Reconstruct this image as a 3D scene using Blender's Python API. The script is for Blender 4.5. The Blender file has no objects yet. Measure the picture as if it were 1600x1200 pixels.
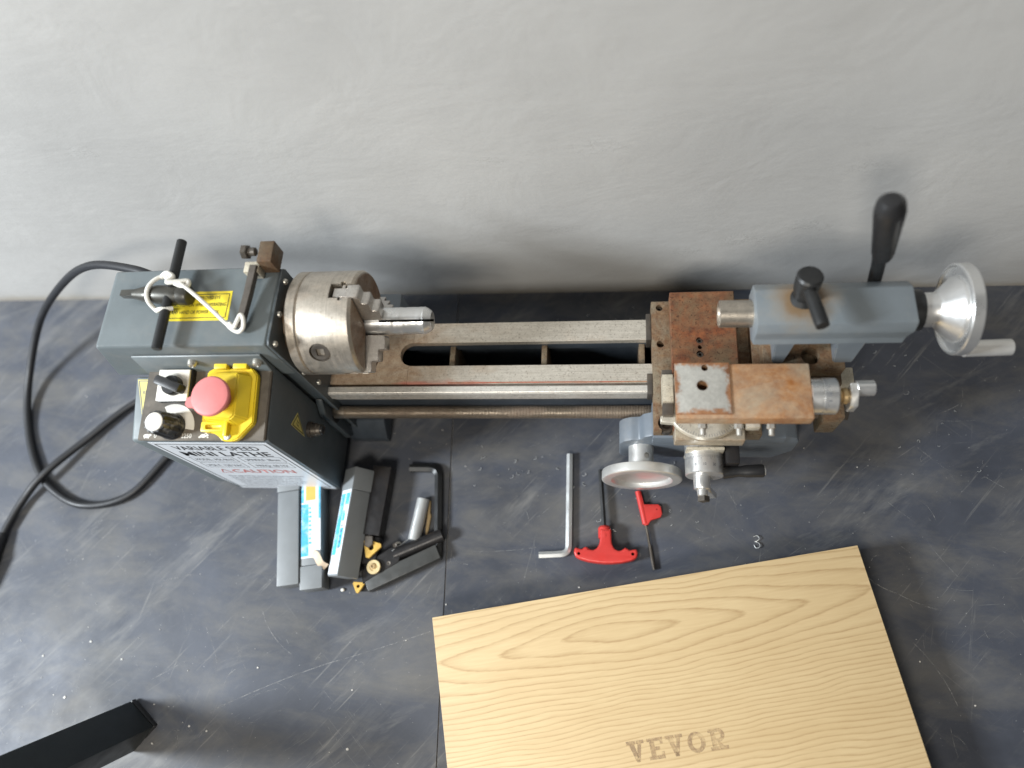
import bpy, bmesh, math, random
from mathutils import Vector, Matrix
random.seed(7)
S = bpy.context.scene
COL = S.collection
MM = 0.001

# ------------------------------------------------------------------ camera
d = Vector((170, 450, 1130)).normalized()             # straight down, in lens axes (right, down, forward)
ax = Vector((7640, -50, -1130)); ax = (ax - d * ax.dot(d)).normalized()
az = -d
ay = az.cross(ax)
cam = bpy.data.cameras.new('camera')
camo = bpy.data.objects.new('camera', cam)
COL.objects.link(camo)
right = Vector((ax.x, ay.x, az.x)); down = Vector((ax.y, ay.y, az.y)); fwd = Vector((ax.z, ay.z, az.z))
M3 = Matrix((right, -down, -fwd)).transposed()
camo.matrix_world = Matrix.Translation(Vector((278.9, -303.2, 815.0)) * MM) @ M3.to_4x4()
cam.sensor_width = 36.0
cam.lens = 1130.0 / 1600.0 * 36.0
cam.clip_start = 0.02
cam.clip_end = 50
cam.dof.use_dof = True
cam.dof.focus_distance = 0.728
cam.dof.aperture_fstop = 2.0
S.camera = camo

# ------------------------------------------------------------------ room light
S.view_settings.view_transform = 'Standard'
S.view_settings.look = 'None'
S.view_settings.exposure = 0.0
w = bpy.data.worlds.new('World'); S.world = w; w.use_nodes = True
w.node_tree.nodes['Background'].inputs[0].default_value = (1.0, 0.985, 0.96, 1)
w.node_tree.nodes['Background'].inputs[1].default_value = 0.12

def area(name, loc, target, size, power, color):
    l = bpy.data.lights.new(name, 'AREA'); l.shape = 'RECTANGLE'
    l.size, l.size_y = size; l.energy = power; l.color = color
    o = bpy.data.objects.new(name, l); COL.objects.link(o)
    o.location = loc
    o.rotation_euler = (Vector(target) - Vector(loc)).to_track_quat('-Z', 'Y').to_euler()
    return o
area('window_light', (-1.80, -0.72, 1.40), (-0.05, -0.12, 0.1), (0.42, 0.42), 96, (0.88, 0.945, 1.0))
area('ceiling_light', (-0.10, -1.25, 1.55), (0.15, 0.0, 0.1), (0.50, 0.36), 20, (1.0, 0.94, 0.84))

# ------------------------------------------------------------------ materials
def newmat(name):
    m = bpy.data.materials.new(name); m.use_nodes = True
    return m, m.node_tree, m.node_tree.nodes['Principled BSDF']

def nd(nt, typ, **kw):
    n = nt.nodes.new(typ)
    for k, v in kw.items():
        if k.startswith('i_'):
            n.inputs[k[2:].replace('_', ' ')].default_value = v
        else:
            setattr(n, k, v)
    return n

def ramp(nt, stops, src, interp='LINEAR'):
    r = nt.nodes.new('ShaderNodeValToRGB')
    cr = r.color_ramp; cr.interpolation = interp
    while len(cr.elements) < len(stops): cr.elements.new(0.5)
    for e, (p, c) in zip(cr.elements, stops):
        e.position = p
        e.color = (c, c, c, 1) if isinstance(c, (int, float)) else (*c, 1)
    nt.links.new(src, r.inputs[0])
    return r.outputs[0]

def mix(nt, f, a, b, mode='MIX'):
    n = nt.nodes.new('ShaderNodeMix'); n.data_type = 'RGBA'; n.blend_type = mode
    for s, v in ((n.inputs[0], f), (n.inputs[6], a), (n.inputs[7], b)):
        if isinstance(v, bpy.types.NodeSocket): nt.links.new(v, s)
        elif isinstance(v, (int, float)): s.default_value = v
        else: s.default_value = (*v, 1)
    return n.outputs[2]

def coords(nt, scale=(1, 1, 1), rot=(0, 0, 0), world=True):
    """position in metres; world=True uses the place itself so parts do not repeat"""
    if world:
        src = nt.nodes.new('ShaderNodeNewGeometry').outputs['Position']
    else:
        src = nt.nodes.new('ShaderNodeTexCoord').outputs['Object']
    mp = nt.nodes.new('ShaderNodeMapping')
    mp.inputs['Scale'].default_value = scale; mp.inputs['Rotation'].default_value = rot
    nt.links.new(src, mp.inputs[0])
    return mp.outputs[0]

def noise(nt, vec, scale, detail=5, rough=0.6, dist=0.0):
    n = nt.nodes.new('ShaderNodeTexNoise')
    n.inputs['Scale'].default_value = scale; n.inputs['Detail'].default_value = detail
    n.inputs['Roughness'].default_value = rough; n.inputs['Distortion'].default_value = dist
    nt.links.new(vec, n.inputs['Vector'])
    return n.outputs['Fac']

def bump(nt, bsdf, h, strength, dist=0.001, prev=None):
    b = nt.nodes.new('ShaderNodeBump'); b.inputs['Strength'].default_value = strength
    b.inputs['Distance'].default_value = dist
    nt.links.new(h, b.inputs['Height'])
    if prev: nt.links.new(prev, b.inputs['Normal'])
    nt.links.new(b.outputs[0], bsdf.inputs['Normal'])
    return b.outputs[0]

def edge_mask(nt, radius, amt, lo=0.46):
    """worn, chipped edges: where the rounded normal leaves the true one, broken up by noise"""
    bv = nt.nodes.new('ShaderNodeBevel'); bv.samples = 4; bv.inputs['Radius'].default_value = radius
    g = nt.nodes.new('ShaderNodeNewGeometry')
    dt = nt.nodes.new('ShaderNodeVectorMath'); dt.operation = 'DOT_PRODUCT'
    nt.links.new(bv.outputs[0], dt.inputs[0]); nt.links.new(g.outputs['Normal'], dt.inputs[1])
    e = ramp(nt, [(0.86, 1), (0.985, 0)], dt.outputs['Value'])
    n = ramp(nt, [(lo, 0), (lo + 0.12, amt)], noise(nt, coords(nt), 130, 6, 0.7))
    m = nt.nodes.new('ShaderNodeMath'); m.operation = 'MULTIPLY'
    nt.links.new(e, m.inputs[0]); nt.links.new(n, m.inputs[1])
    return m.outputs[0]

def plain(name, col, rough=0.5, metal=0.0, var=0.12, grime=0.25, grime_col=None, scale=60, bmp=0.05, wear=None):
    """paint, plastic or bare metal with slight tone change, grime patches and dust specks"""
    m, nt, b = newmat(name)
    v = coords(nt)
    n1 = noise(nt, v, scale, 6, 0.65); n2 = noise(nt, v, scale * 9, 3, 0.7)
    lo = tuple(c * (1 - var) for c in col); hi = tuple(min(1, c * (1 + var)) for c in col)
    c = ramp(nt, [(0.3, lo), (0.7, hi)], n1)
    gc = grime_col or tuple(x * 0.45 for x in col)
    g = ramp(nt, [(0.52, 0), (0.72, grime)], noise(nt, v, scale * 0.55, 8, 0.7))
    c = mix(nt, g, c, gc)
    if wear: c = mix(nt, edge_mask(nt, 0.0011, 0.85), c, wear)
    nt.links.new(c, b.inputs['Base Color'])
    b.inputs['Metallic'].default_value = metal
    r = ramp(nt, [(0.3, max(0.05, rough - 0.08)), (0.7, min(1, rough + 0.10))], noise(nt, v, scale * 1.7, 6, 0.6))
    nt.links.new(r, b.inputs['Roughness'])
    if bmp: bump(nt, b, n2, bmp, 0.0006)
    return m

def rusty(name, steel, rust_a, rust_b, lo, hi, scale=45, metal=0.75, rough=0.42, speck=0.5, streak=(1, 1, 1), lines=None, edge=True):
    """machined steel going to rust; lo/hi say how much of the noise turns to rust"""
    m, nt, b = newmat(name)
    v = coords(nt, streak)
    n1 = noise(nt, v, scale, 9, 0.68, 0.6)
    n2 = noise(nt, coords(nt), scale * 5, 6, 0.75)
    n3 = noise(nt, coords(nt), scale * 16, 2, 0.6)
    f = ramp(nt, [(lo, 0), (hi, 1)], n1)
    n4 = noise(nt, coords(nt), scale * 28, 4, 0.8)
    rc = ramp(nt, [(0.35, rust_a), (0.65, rust_b)], n2)
    sc = ramp(nt, [(0.3, tuple(x * 0.78 for x in steel)), (0.7, tuple(min(1, x * 1.12) for x in steel))], n2)
    c = mix(nt, f, sc, rc)
    if lines:
        ln = noise(nt, coords(nt, lines), 900, 3, 0.7)
        c = mix(nt, ramp(nt, [(0.35, 0.45), (0.60, 0)], ln), c, tuple(x * 0.55 for x in steel))
    sp = ramp(nt, [(0.60, 0), (0.68, speck)], n3)
    c = mix(nt, sp, c, tuple(x * 0.35 for x in rust_a))
    c = mix(nt, ramp(nt, [(0.56, 0), (0.66, speck * 0.6)], n4), c, tuple(x * 0.5 for x in rust_a))
    if edge: c = mix(nt, edge_mask(nt, 0.0016, 0.75, 0.42), c, tuple(x * 0.6 for x in rust_a))
    nt.links.new(c, b.inputs['Base Color'])
    mt = ramp(nt, [(lo, metal), (hi, metal * 0.15)], n1); nt.links.new(mt, b.inputs['Metallic'])
    rr = ramp(nt, [(lo, rough), (hi, 0.75)], n1); nt.links.new(rr, b.inputs['Roughness'])
    bump(nt, b, n4, 0.10, 0.0005, bump(nt, b, n2, 0.22, 0.0010))
    return m

M = {}
M['paint'] = plain('grey_enamel', (0.125, 0.147, 0.155), 0.42, 0, 0.12, 0.55, (0.205, 0.20, 0.185), 24, 0.04, (0.30, 0.29, 0.27))
M['paint_shaded'] = plain('shaded_grey_enamel', (0.068, 0.084, 0.094), 0.42, 0, 0.12, 0.5, (0.115, 0.118, 0.115), 24, 0.04, (0.30, 0.29, 0.27))  # the grey enamel with shade mixed in, for the headstock's shadowed faces
M['paint_half_shaded'] = plain('half_shaded_grey_enamel', (0.092, 0.110, 0.120), 0.40, 0, 0.12, 0.5, (0.14, 0.142, 0.138), 24, 0.04, (0.30, 0.29, 0.27))  # same enamel, less shade in the colour, for the control box's unlit side
M['paint_blue'] = plain('blue_grey_enamel', (0.155, 0.180, 0.205), 0.40, 0, 0.10, 0.45, (0.26, 0.25, 0.23), 22, 0.05, (0.34, 0.32, 0.28))
M['apron'] = plain('apron_enamel', (0.14, 0.165, 0.195), 0.42, 0, 0.10, 0.4, (0.27, 0.25, 0.22), 30, 0.05)
M['bed_paint'] = plain('bed_enamel', (0.045, 0.056, 0.070), 0.4, 0, 0.2, 0.3, (0.10, 0.10, 0.10), 40, 0.04)
M['chuck'] = rusty('chuck_steel', (0.53, 0.475, 0.40), (0.20, 0.13, 0.08), (0.30, 0.20, 0.13), 0.50, 0.80, 26, 0.8, 0.38, 0.25, lines=(1, 0.01, 0.01), edge=False)
M['chuck_face'] = rusty('chuck_face_steel', (0.34, 0.27, 0.21), (0.13, 0.075, 0.045), (0.22, 0.13, 0.08), 0.40, 0.62, 34, 0.7, 0.42, 0.3, edge=False)
M['jaw'] = rusty('jaw_steel', (0.58, 0.55, 0.51), (0.22, 0.14, 0.09), (0.30, 0.22, 0.15), 0.58, 0.80, 70, 0.8, 0.33, 0.3)
M['flange'] = rusty('flange_rust', (0.34, 0.28, 0.2), (0.22, 0.10, 0.04), (0.32, 0.19, 0.08), 0.40, 0.62, 60, 0.6, 0.5, 0.3)
M['way'] = rusty('way_steel', (0.66, 0.615, 0.53), (0.36, 0.26, 0.17), (0.48, 0.36, 0.25), 0.48, 0.78, 20, 0.55, 0.42, 0.4, (0.5, 1.4, 1), lines=(0.02, 1, 1))
def way_grad():
    """ground way: clean to the right, browned by chips and cutting dust towards the chuck"""
    m, nt, b = newmat('graded_way_steel')
    v = coords(nt, (0.6, 1.3, 1)); n1 = noise(nt, v, 24, 9, 0.68, 0.5); n2 = noise(nt, coords(nt), 150, 6, 0.75); n3 = noise(nt, coords(nt), 560, 3, 0.7)
    sp = nt.nodes.new('ShaderNodeSeparateXYZ'); nt.links.new(coords(nt), sp.inputs[0])
    a = nt.nodes.new('ShaderNodeMath'); a.operation = 'MULTIPLY_ADD'; a.inputs[1].default_value = -3.2; nt.links.new(sp.outputs[0], a.inputs[0])
    a.inputs[2].default_value = 0.42
    q = nt.nodes.new('ShaderNodeMath'); q.operation = 'MAXIMUM'; q.inputs[1].default_value = -0.10; nt.links.new(a.outputs[0], q.inputs[0])
    f0 = nt.nodes.new('ShaderNodeMath'); f0.operation = 'ADD'; nt.links.new(n1, f0.inputs[0]); nt.links.new(q.outputs[0], f0.inputs[1])
    f = ramp(nt, [(0.46, 0), (0.78, 1)], f0.outputs[0])
    steel = ramp(nt, [(0.3, (0.55, 0.51, 0.44)), (0.7, (0.70, 0.655, 0.575))], n2)
    brown = ramp(nt, [(0.32, (0.27, 0.165, 0.095)), (0.5, (0.40, 0.285, 0.19)), (0.68, (0.50, 0.40, 0.285))], n2)
    c = mix(nt, f, steel, brown)
    c = mix(nt, ramp(nt, [(0.35, 0.4), (0.6, 0)], noise(nt, coords(nt, (0.02, 1, 1)), 900, 3, 0.7)), c, (0.36, 0.32, 0.26))
    c = mix(nt, ramp(nt, [(0.57, 0), (0.66, 0.55)], n3), c, (0.13, 0.09, 0.06))
    red = nt.nodes.new('ShaderNodeMath'); red.operation = 'SUBTRACT'; nt.links.new(noise(nt, coords(nt, (0.35, 1, 1)), 22, 5, 0.6), red.inputs[0])
    yd = nt.nodes.new('ShaderNodeMath'); yd.operation = 'MULTIPLY_ADD'; yd.inputs[1].default_value = 22.0; yd.inputs[2].default_value = 0.57; nt.links.new(sp.outputs[1], yd.inputs[0])
    nt.links.new(yd.outputs[0], red.inputs[1])
    c = mix(nt, ramp(nt, [(0.50, 0), (0.62, 0.72)], red.outputs[0]), c, (0.52, 0.15, 0.11))
    nt.links.new(c, b.inputs['Base Color'])
    nt.links.new(ramp(nt, [(0.46, 0.55), (0.75, 0.12)], f0.outputs[0]), b.inputs['Metallic'])
    nt.links.new(ramp(nt, [(0.46, 0.40), (0.75, 0.66)], f0.outputs[0]), b.inputs['Roughness'])
    bump(nt, b, n3, 0.12, 0.0005)
    return m
M['waygrad'] = way_grad()
M['way_brown'] = rusty('way_rust', (0.46, 0.39, 0.30), (0.30, 0.17, 0.09), (0.42, 0.27, 0.16), 0.36, 0.60, 30, 0.5, 0.5, 0.6)
M['vway'] = rusty('v_way_steel', (0.78, 0.75, 0.69), (0.46, 0.38, 0.26), (0.58, 0.47, 0.32), 0.55, 0.84, 30, 0.55, 0.38, 0.4, (0.25, 1.5, 1), lines=(0.02, 1, 1))
M['redway'] = rusty('red_grease', (0.44, 0.10, 0.07), (0.30, 0.17, 0.10), (0.42, 0.27, 0.17), 0.34, 0.62, 30, 0.1, 0.45, 0.4, (0.3, 1, 1))
M['lead_steel'] = rusty('leadscrew_steel', (0.34, 0.29, 0.235), (0.15, 0.095, 0.06), (0.22, 0.15, 0.10), 0.45, 0.72, 30, 0.8, 0.38, 0.3, (0.4, 1, 1), edge=False)
M['screw_steel'] = rusty('thread_steel', (0.52, 0.47, 0.40), (0.22, 0.14, 0.09), (0.30, 0.21, 0.14), 0.52, 0.75, 30, 0.85, 0.35, 0.3, (0.4, 1, 1))
M['saddle'] = rusty('saddle_rust', (0.29, 0.25, 0.18), (0.13, 0.065, 0.032), (0.22, 0.14, 0.075), 0.38, 0.60, 40, 0.5, 0.5, 0.8)
M['darkrust'] = rusty('dark_rust', (0.13, 0.095, 0.06), (0.075, 0.04, 0.02), (0.13, 0.07, 0.03), 0.4, 0.6, 60, 0.3, 0.5, 0.5)
M['cross'] = rusty('cross_slide_rust', (0.20, 0.14, 0.08), (0.095, 0.027, 0.010), (0.25, 0.082, 0.027), 0.33, 0.58, 26, 0.45, 0.55, 0.7)
M['compound'] = rusty('compound_rust', (0.46, 0.37, 0.265), (0.26, 0.085, 0.016), (0.43, 0.205, 0.072), 0.36, 0.66, 16, 0.35, 0.5, 0.06, (1, 1, 1))
M['cleansteel'] = rusty('worn_steel', (0.50, 0.49, 0.45), (0.33, 0.18, 0.09), (0.42, 0.26, 0.15), 0.62, 0.80, 30, 0.5, 0.45, 0.15)
M['tan_steel'] = rusty('tan_steel', (0.46, 0.40, 0.31), (0.24, 0.15, 0.085), (0.36, 0.26, 0.165), 0.45, 0.70, 50, 0.45, 0.45, 0.4)
M['cream'] = rusty('pale_pitted_steel', (0.62, 0.57, 0.46), (0.33, 0.22, 0.12), (0.45, 0.34, 0.2), 0.55, 0.75, 60, 0.4, 0.45, 0.7)
M['disc'] = rusty('protractor_steel', (0.72, 0.68, 0.58), (0.40, 0.27, 0.16), (0.52, 0.38, 0.24), 0.60, 0.82, 36, 0.5, 0.4, 0.2)
M['alu'] = plain('turned_aluminium', (0.74, 0.74, 0.73), 0.32, 0.85, 0.06, 0.25, (0.5, 0.48, 0.44), 40, 0.0)
M['alu_matt'] = plain('matt_aluminium', (0.76, 0.755, 0.73), 0.36, 0.68, 0.05, 0.2, (0.6, 0.56, 0.50), 40, 0.0)
M['chrome'] = plain('bright_steel', (0.66, 0.68, 0.68), 0.34, 0.6, 0.03, 0.0, (0.45, 0.43, 0.4), 40, 0.0)
M['zinc'] = plain('zinc_screw', (0.60, 0.58, 0.52), 0.38, 0.8, 0.08, 0.3, (0.3, 0.27, 0.2), 120, 0.05)
M['black'] = plain('black_oxide', (0.018, 0.019, 0.020), 0.38, 0.2, 0.2, 0.25, (0.06, 0.055, 0.05), 60, 0.05)
M['blackplastic'] = plain('black_plastic', (0.016, 0.016, 0.017), 0.40, 0, 0.15, 0.2, (0.05, 0.048, 0.045), 60, 0.04)
M['dark_bar'] = plain('black_powder_coat', (0.012, 0.016, 0.017), 0.42, 0, 0.2, 0.3, (0.03, 0.034, 0.034), 30, 0.06)
M['rubber'] = plain('black_rubber', (0.012, 0.013, 0.016), 0.5, 0, 0.1, 0.2, (0.03, 0.03, 0.032), 40, 0.02)
M['gunmetal'] = plain('worn_dark_steel', (0.13, 0.115, 0.10), 0.40, 0.7, 0.2, 0.4, (0.25, 0.20, 0.14), 80, 0.06)
M['keybody'] = plain('chuck_key_steel', (0.062, 0.060, 0.052), 0.38, 0.5, 0.2, 0.35, (0.13, 0.11, 0.08), 60, 0.06)
M['yellow'] = plain('yellow_plastic', (0.76, 0.56, 0.022), 0.38, 0, 0.06, 0.25, (0.50, 0.36, 0.05), 40, 0.02)
M['stickyellow'] = plain('yellow_sticker', (0.84, 0.68, 0.04), 0.42, 0, 0.04, 0.2, (0.55, 0.45, 0.1), 40, 0.0)
M['oldyellow'] = plain('faded_yellow_sticker', (0.62, 0.54, 0.16), 0.45, 0, 0.08, 0.4, (0.42, 0.38, 0.15), 60, 0.0)
M['dialplastic'] = plain('worn_black_dial', (0.016, 0.016, 0.017), 0.4, 0, 0.15, 0.95, (0.42, 0.41, 0.39), 150, 0.03)
M['pink'] = plain('faded_red_plastic', (0.60, 0.185, 0.18), 0.5, 0, 0.08, 0.2, (0.55, 0.10, 0.09), 50, 0.02)
M['red'] = plain('red_plastic', (0.56, 0.040, 0.034), 0.38, 0, 0.08, 0.15, (0.40, 0.03, 0.025), 40, 0.02)
M['white'] = plain('white_plastic', (0.74, 0.71, 0.64), 0.42, 0, 0.04, 0.3, (0.5, 0.44, 0.35), 90, 0.0)
M['labelwhite'] = plain('white_label', (0.66, 0.70, 0.75), 0.35, 0, 0.03, 0.15, (0.45, 0.45, 0.45), 40, 0.0)
M['ink'] = plain('black_ink', (0.02, 0.02, 0.022), 0.5, 0, 0.1, 0, None, 60, 0)
M['greyink'] = plain('grey_ink', (0.13, 0.14, 0.16), 0.5, 0, 0.1, 0, None, 60, 0)
M['redink'] = plain('red_ink', (0.52, 0.16, 0.15), 0.5, 0, 0.1, 0, None, 60, 0)
M['whiteink'] = plain('white_ink', (0.70, 0.68, 0.62), 0.5, 0, 0.1, 0.5, (0.2, 0.17, 0.13), 300, 0)
M['panelface'] = plain('dusty_black_panel', (0.125, 0.106, 0.083), 0.62, 0, 0.55, 0.85, (0.045, 0.039, 0.032), 22, 0.08)
M['string'] = plain('white_cord', (0.76, 0.74, 0.68), 0.8, 0, 0.08, 0.4, (0.5, 0.46, 0.38), 200, 0.4)
M['boxgrey'] = plain('grey_plastic', (0.20, 0.215, 0.225), 0.45, 0, 0.05, 0.2, (0.13, 0.14, 0.145), 40, 0.03)
M['boxdark'] = plain('dark_grey_plastic', (0.105, 0.115, 0.12), 0.45, 0, 0.05, 0.2, (0.07, 0.075, 0.08), 40, 0.03)
M['blueprint'] = plain('blue_print', (0.10, 0.46, 0.72), 0.25, 0, 0.2, 0.95, (0.66, 0.76, 0.84), 130, 0)
M['whiteprint'] = plain('white_print', (0.74, 0.78, 0.82), 0.3, 0, 0.05, 0.2, (0.5, 0.52, 0.6), 60, 0)
M['orangeprint'] = plain('orange_print', (0.74, 0.42, 0.10), 0.35, 0, 0.08, 0.2, (0.6, 0.5, 0.3), 60, 0)
M['tanpaper'] = plain('tan_paper', (0.66, 0.52, 0.38), 0.6, 0, 0.08, 0.2, None, 90, 0)
M['gold'] = plain('gold_carbide', (0.80, 0.52, 0.13), 0.34, 0.35, 0.1, 0.25, (0.4, 0.24, 0.08), 150, 0.03)
M['palegold'] = plain('pale_gold_carbide', (0.80, 0.64, 0.36), 0.34, 0.35, 0.1, 0.25, (0.4, 0.28, 0.12), 150, 0.03)
M['holder'] = plain('black_tool_steel', (0.024, 0.023, 0.024), 0.36, 0.3, 0.2, 0.3, (0.07, 0.055, 0.045), 60, 0.05)
M['holdergrey'] = plain('grey_tool_steel', (0.070, 0.072, 0.070), 0.38, 0.3, 0.1, 0.3, (0.11, 0.10, 0.09), 60, 0.05)
M['brass'] = plain('dull_brass', (0.52, 0.38, 0.20), 0.42, 0.6, 0.12, 0.4, (0.3, 0.2, 0.1), 120, 0.05)
M['hole'] = plain('hole_shade', (0.012, 0.010, 0.009), 0.7, 0, 0.1, 0, None, 60, 0)
M['chip'] = plain('pale_chip', (0.60, 0.58, 0.54), 0.6, 0, 0.2, 0.3, None, 300, 0)

def stained(name, col, centre, r0, r1):
    """enamel with a rust stain that has run out round a bolt"""
    m = plain(name, col, 0.40, 0, 0.10, 0.5, (0.27, 0.26, 0.235), 22, 0.05)
    nt = m.node_tree; b = nt.nodes['Principled BSDF']
    g = nt.nodes.new('ShaderNodeNewGeometry').outputs['Position']
    dv = nt.nodes.new('ShaderNodeVectorMath'); dv.operation = 'DISTANCE'; nt.links.new(g, dv.inputs[0]); dv.inputs[1].default_value = centre
    n = nt.nodes.new('ShaderNodeMath'); n.operation = 'MULTIPLY_ADD'; n.inputs[1].default_value = -0.022; n.inputs[2].default_value = 0.011
    nt.links.new(noise(nt, coords(nt), 70, 5, 0.65), n.inputs[0])
    ad = nt.nodes.new('ShaderNodeMath'); ad.operation = 'ADD'; nt.links.new(dv.outputs['Value'], ad.inputs[0]); nt.links.new(n.outputs[0], ad.inputs[1])
    f = ramp(nt, [(r0, 0.85), (r0 * 1.5, 0.55), (r1, 0)], ad.outputs[0])
    old = b.inputs['Base Color'].links[0].from_socket
    c = mix(nt, f, old, ramp(nt, [(r0, (0.20, 0.12, 0.05)), (r1, (0.33, 0.29, 0.22))], ad.outputs[0]))
    nt.links.new(c, b.inputs['Base Color'])
    return m
M['paint_stained'] = stained('stained_enamel', (0.165, 0.190, 0.208), (0.437, 0.004, 0.2335), 0.014, 0.034)

def seat_mat():
    """bare steel where tools sit, ragged rust round the border"""
    m = rusty('tool_seat_steel', (0.50, 0.49, 0.45), (0.33, 0.18, 0.09), (0.42, 0.26, 0.15), 0.64, 0.82, 30, 0.4, 0.5, 0.12)
    nt = m.node_tree; b = nt.nodes['Principled BSDF']
    tc = nt.nodes.new('ShaderNodeTexCoord').outputs['Object']
    ab = nt.nodes.new('ShaderNodeVectorMath'); ab.operation = 'ABSOLUTE'; nt.links.new(tc, ab.inputs[0])
    sp = nt.nodes.new('ShaderNodeSeparateXYZ'); nt.links.new(ab.outputs[0], sp.inputs[0])
    mx = nt.nodes.new('ShaderNodeMath'); mx.operation = 'MAXIMUM'; nt.links.new(sp.outputs[0], mx.inputs[0]); nt.links.new(sp.outputs[1], mx.inputs[1])
    n = nt.nodes.new('ShaderNodeMath'); n.operation = 'MULTIPLY_ADD'; n.inputs[1].default_value = 0.022; n.inputs[2].default_value = -0.011
    nt.links.new(noise(nt, coords(nt), 85, 5, 0.7), n.inputs[0])
    ad = nt.nodes.new('ShaderNodeMath'); ad.operation = 'ADD'; nt.links.new(mx.outputs[0], ad.inputs[0]); nt.links.new(n.outputs[0], ad.inputs[1])
    f = ramp(nt, [(0.0196, 0), (0.0212, 0.95)], ad.outputs[0])
    old = b.inputs['Base Color'].links[0].from_socket
    c = mix(nt, f, old, ramp(nt, [(0.35, (0.22, 0.085, 0.03)), (0.65, (0.42, 0.20, 0.09))], noise(nt, coords(nt), 120, 5, 0.7)))
    nt.links.new(c, b.inputs['Base Color'])
    return m
M['seat'] = seat_mat()

WALL_PATCHES = ((0.418, 0.112, 0.030, 1.0), (0.475, 0.135, 0.022, 0.9), (0.36, 0.09, 0.02, 0.8), (0.262, 0.275, 0.032, 0.55), (0.268, 0.105, 0.014, 1.0), (-0.245, 0.30, 0.022, 0.5), (0.16, 0.26, 0.016, 0.6), (0.22, 0.14, 0.022, 0.45), (0.50, 0.23, 0.03, 0.4))
def plaster():
    m, nt, b = newmat('grey_plaster')
    v = coords(nt)
    big = noise(nt, v, 3.2, 5, 0.55); mid = noise(nt, coords(nt, (1, 1, 2.2)), 26, 8, 0.62); fine = noise(nt, v, 260, 3, 0.6)
    c = ramp(nt, [(0.3, (0.415, 0.412, 0.402)), (0.7, (0.515, 0.511, 0.497))], big)
    scuff = ramp(nt, [(0.60, 0), (0.76, 0.35)], noise(nt, coords(nt, (1, 1, 2.5), (0, 0.35, 0)), 18, 9, 0.72))
    c = mix(nt, scuff, c, (0.58, 0.575, 0.555))
    nt.links.new(c, b.inputs['Base Color'])
    b.inputs['Roughness'].default_value = 0.62
    # flaking skin: sharp-edged islands in a few patches
    pos = coords(nt); patch = None
    for cx, cz, rad, amt in WALL_PATCHES:
        mp = nt.nodes.new('ShaderNodeMapping'); mp.inputs['Location'].default_value = (-cx, 0, -cz * 1.9); mp.inputs['Scale'].default_value = (1, 0, 1.9)
        nt.links.new(pos, mp.inputs[0])
        ln = nt.nodes.new('ShaderNodeVectorMath'); ln.operation = 'LENGTH'; nt.links.new(mp.outputs[0], ln.inputs[0])
        ad = nt.nodes.new('ShaderNodeMath'); ad.operation = 'MULTIPLY_ADD'; ad.inputs[1].default_value = rad * 1.6
        nt.links.new(noise(nt, coords(nt, (1, 1, 2), (0, 0.35, 0)), 14, 5, 0.65), ad.inputs[0]); nt.links.new(ln.outputs['Value'], ad.inputs[2])
        r1 = ramp(nt, [(rad * 0.9, amt), (rad * 1.9, 0)], ad.outputs[0])
        if patch is None: patch = r1
        else:
            mx = nt.nodes.new('ShaderNodeMath'); mx.operation = 'MAXIMUM'; nt.links.new(patch, mx.inputs[0]); nt.links.new(r1, mx.inputs[1]); patch = mx.outputs[0]
    flake = ramp(nt, [(0.50, 0), (0.535, 1)], noise(nt, coords(nt, (1, 1, 2.4), (0, 0.35, 0)), 95, 9, 0.7, 0.8))
    fm = nt.nodes.new('ShaderNodeMath'); fm.operation = 'MULTIPLY'
    nt.links.new(patch, fm.inputs[0]); nt.links.new(flake, fm.inputs[1])
    # dust and splashes along the foot of the wall
    sz = nt.nodes.new('ShaderNodeSeparateXYZ'); nt.links.new(pos, sz.inputs[0])
    ft = nt.nodes.new('ShaderNodeMath'); ft.operation = 'MULTIPLY_ADD'; ft.inputs[1].default_value = 0.035
    nt.links.new(noise(nt, coords(nt, (0.5, 1, 1)), 40, 6, 0.7), ft.inputs[0]); nt.links.new(sz.outputs[2], ft.inputs[2])
    c = mix(nt, ramp(nt, [(0.018, 0.75), (0.034, 0.12), (0.05, 0)], ft.outputs[0]), c, (0.30, 0.26, 0.20))
    # paler bare skin where it has flaked
    c = mix(nt, ramp(nt, [(0.2, 0), (1.0, 0.16)], fm.outputs[0]), c, (0.66, 0.655, 0.63))
    nt.links.new(c, b.inputs['Base Color'])
    broad = noise(nt, coords(nt, (1, 1, 1.4), (0, 0.4, 0)), 9, 4, 0.55, 0.6)
    p = bump(nt, b, broad, 0.17, 0.010)
    p = bump(nt, b, mid, 0.13, 0.003, p)
    p = bump(nt, b, fm.outputs[0], 0.38, 0.0008, p)
    bump(nt, b, fine, 0.10, 0.0008, p)
    return m
M['wall'] = plaster()

def turned(nt, rotz, scale):
    mp = nt.nodes.new('ShaderNodeMapping'); mp.inputs['Scale'].default_value = scale
    nt.links.new(coords(nt, (1, 1, 1), (0, 0, rotz)), mp.inputs[0]); return mp.outputs[0]

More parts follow.
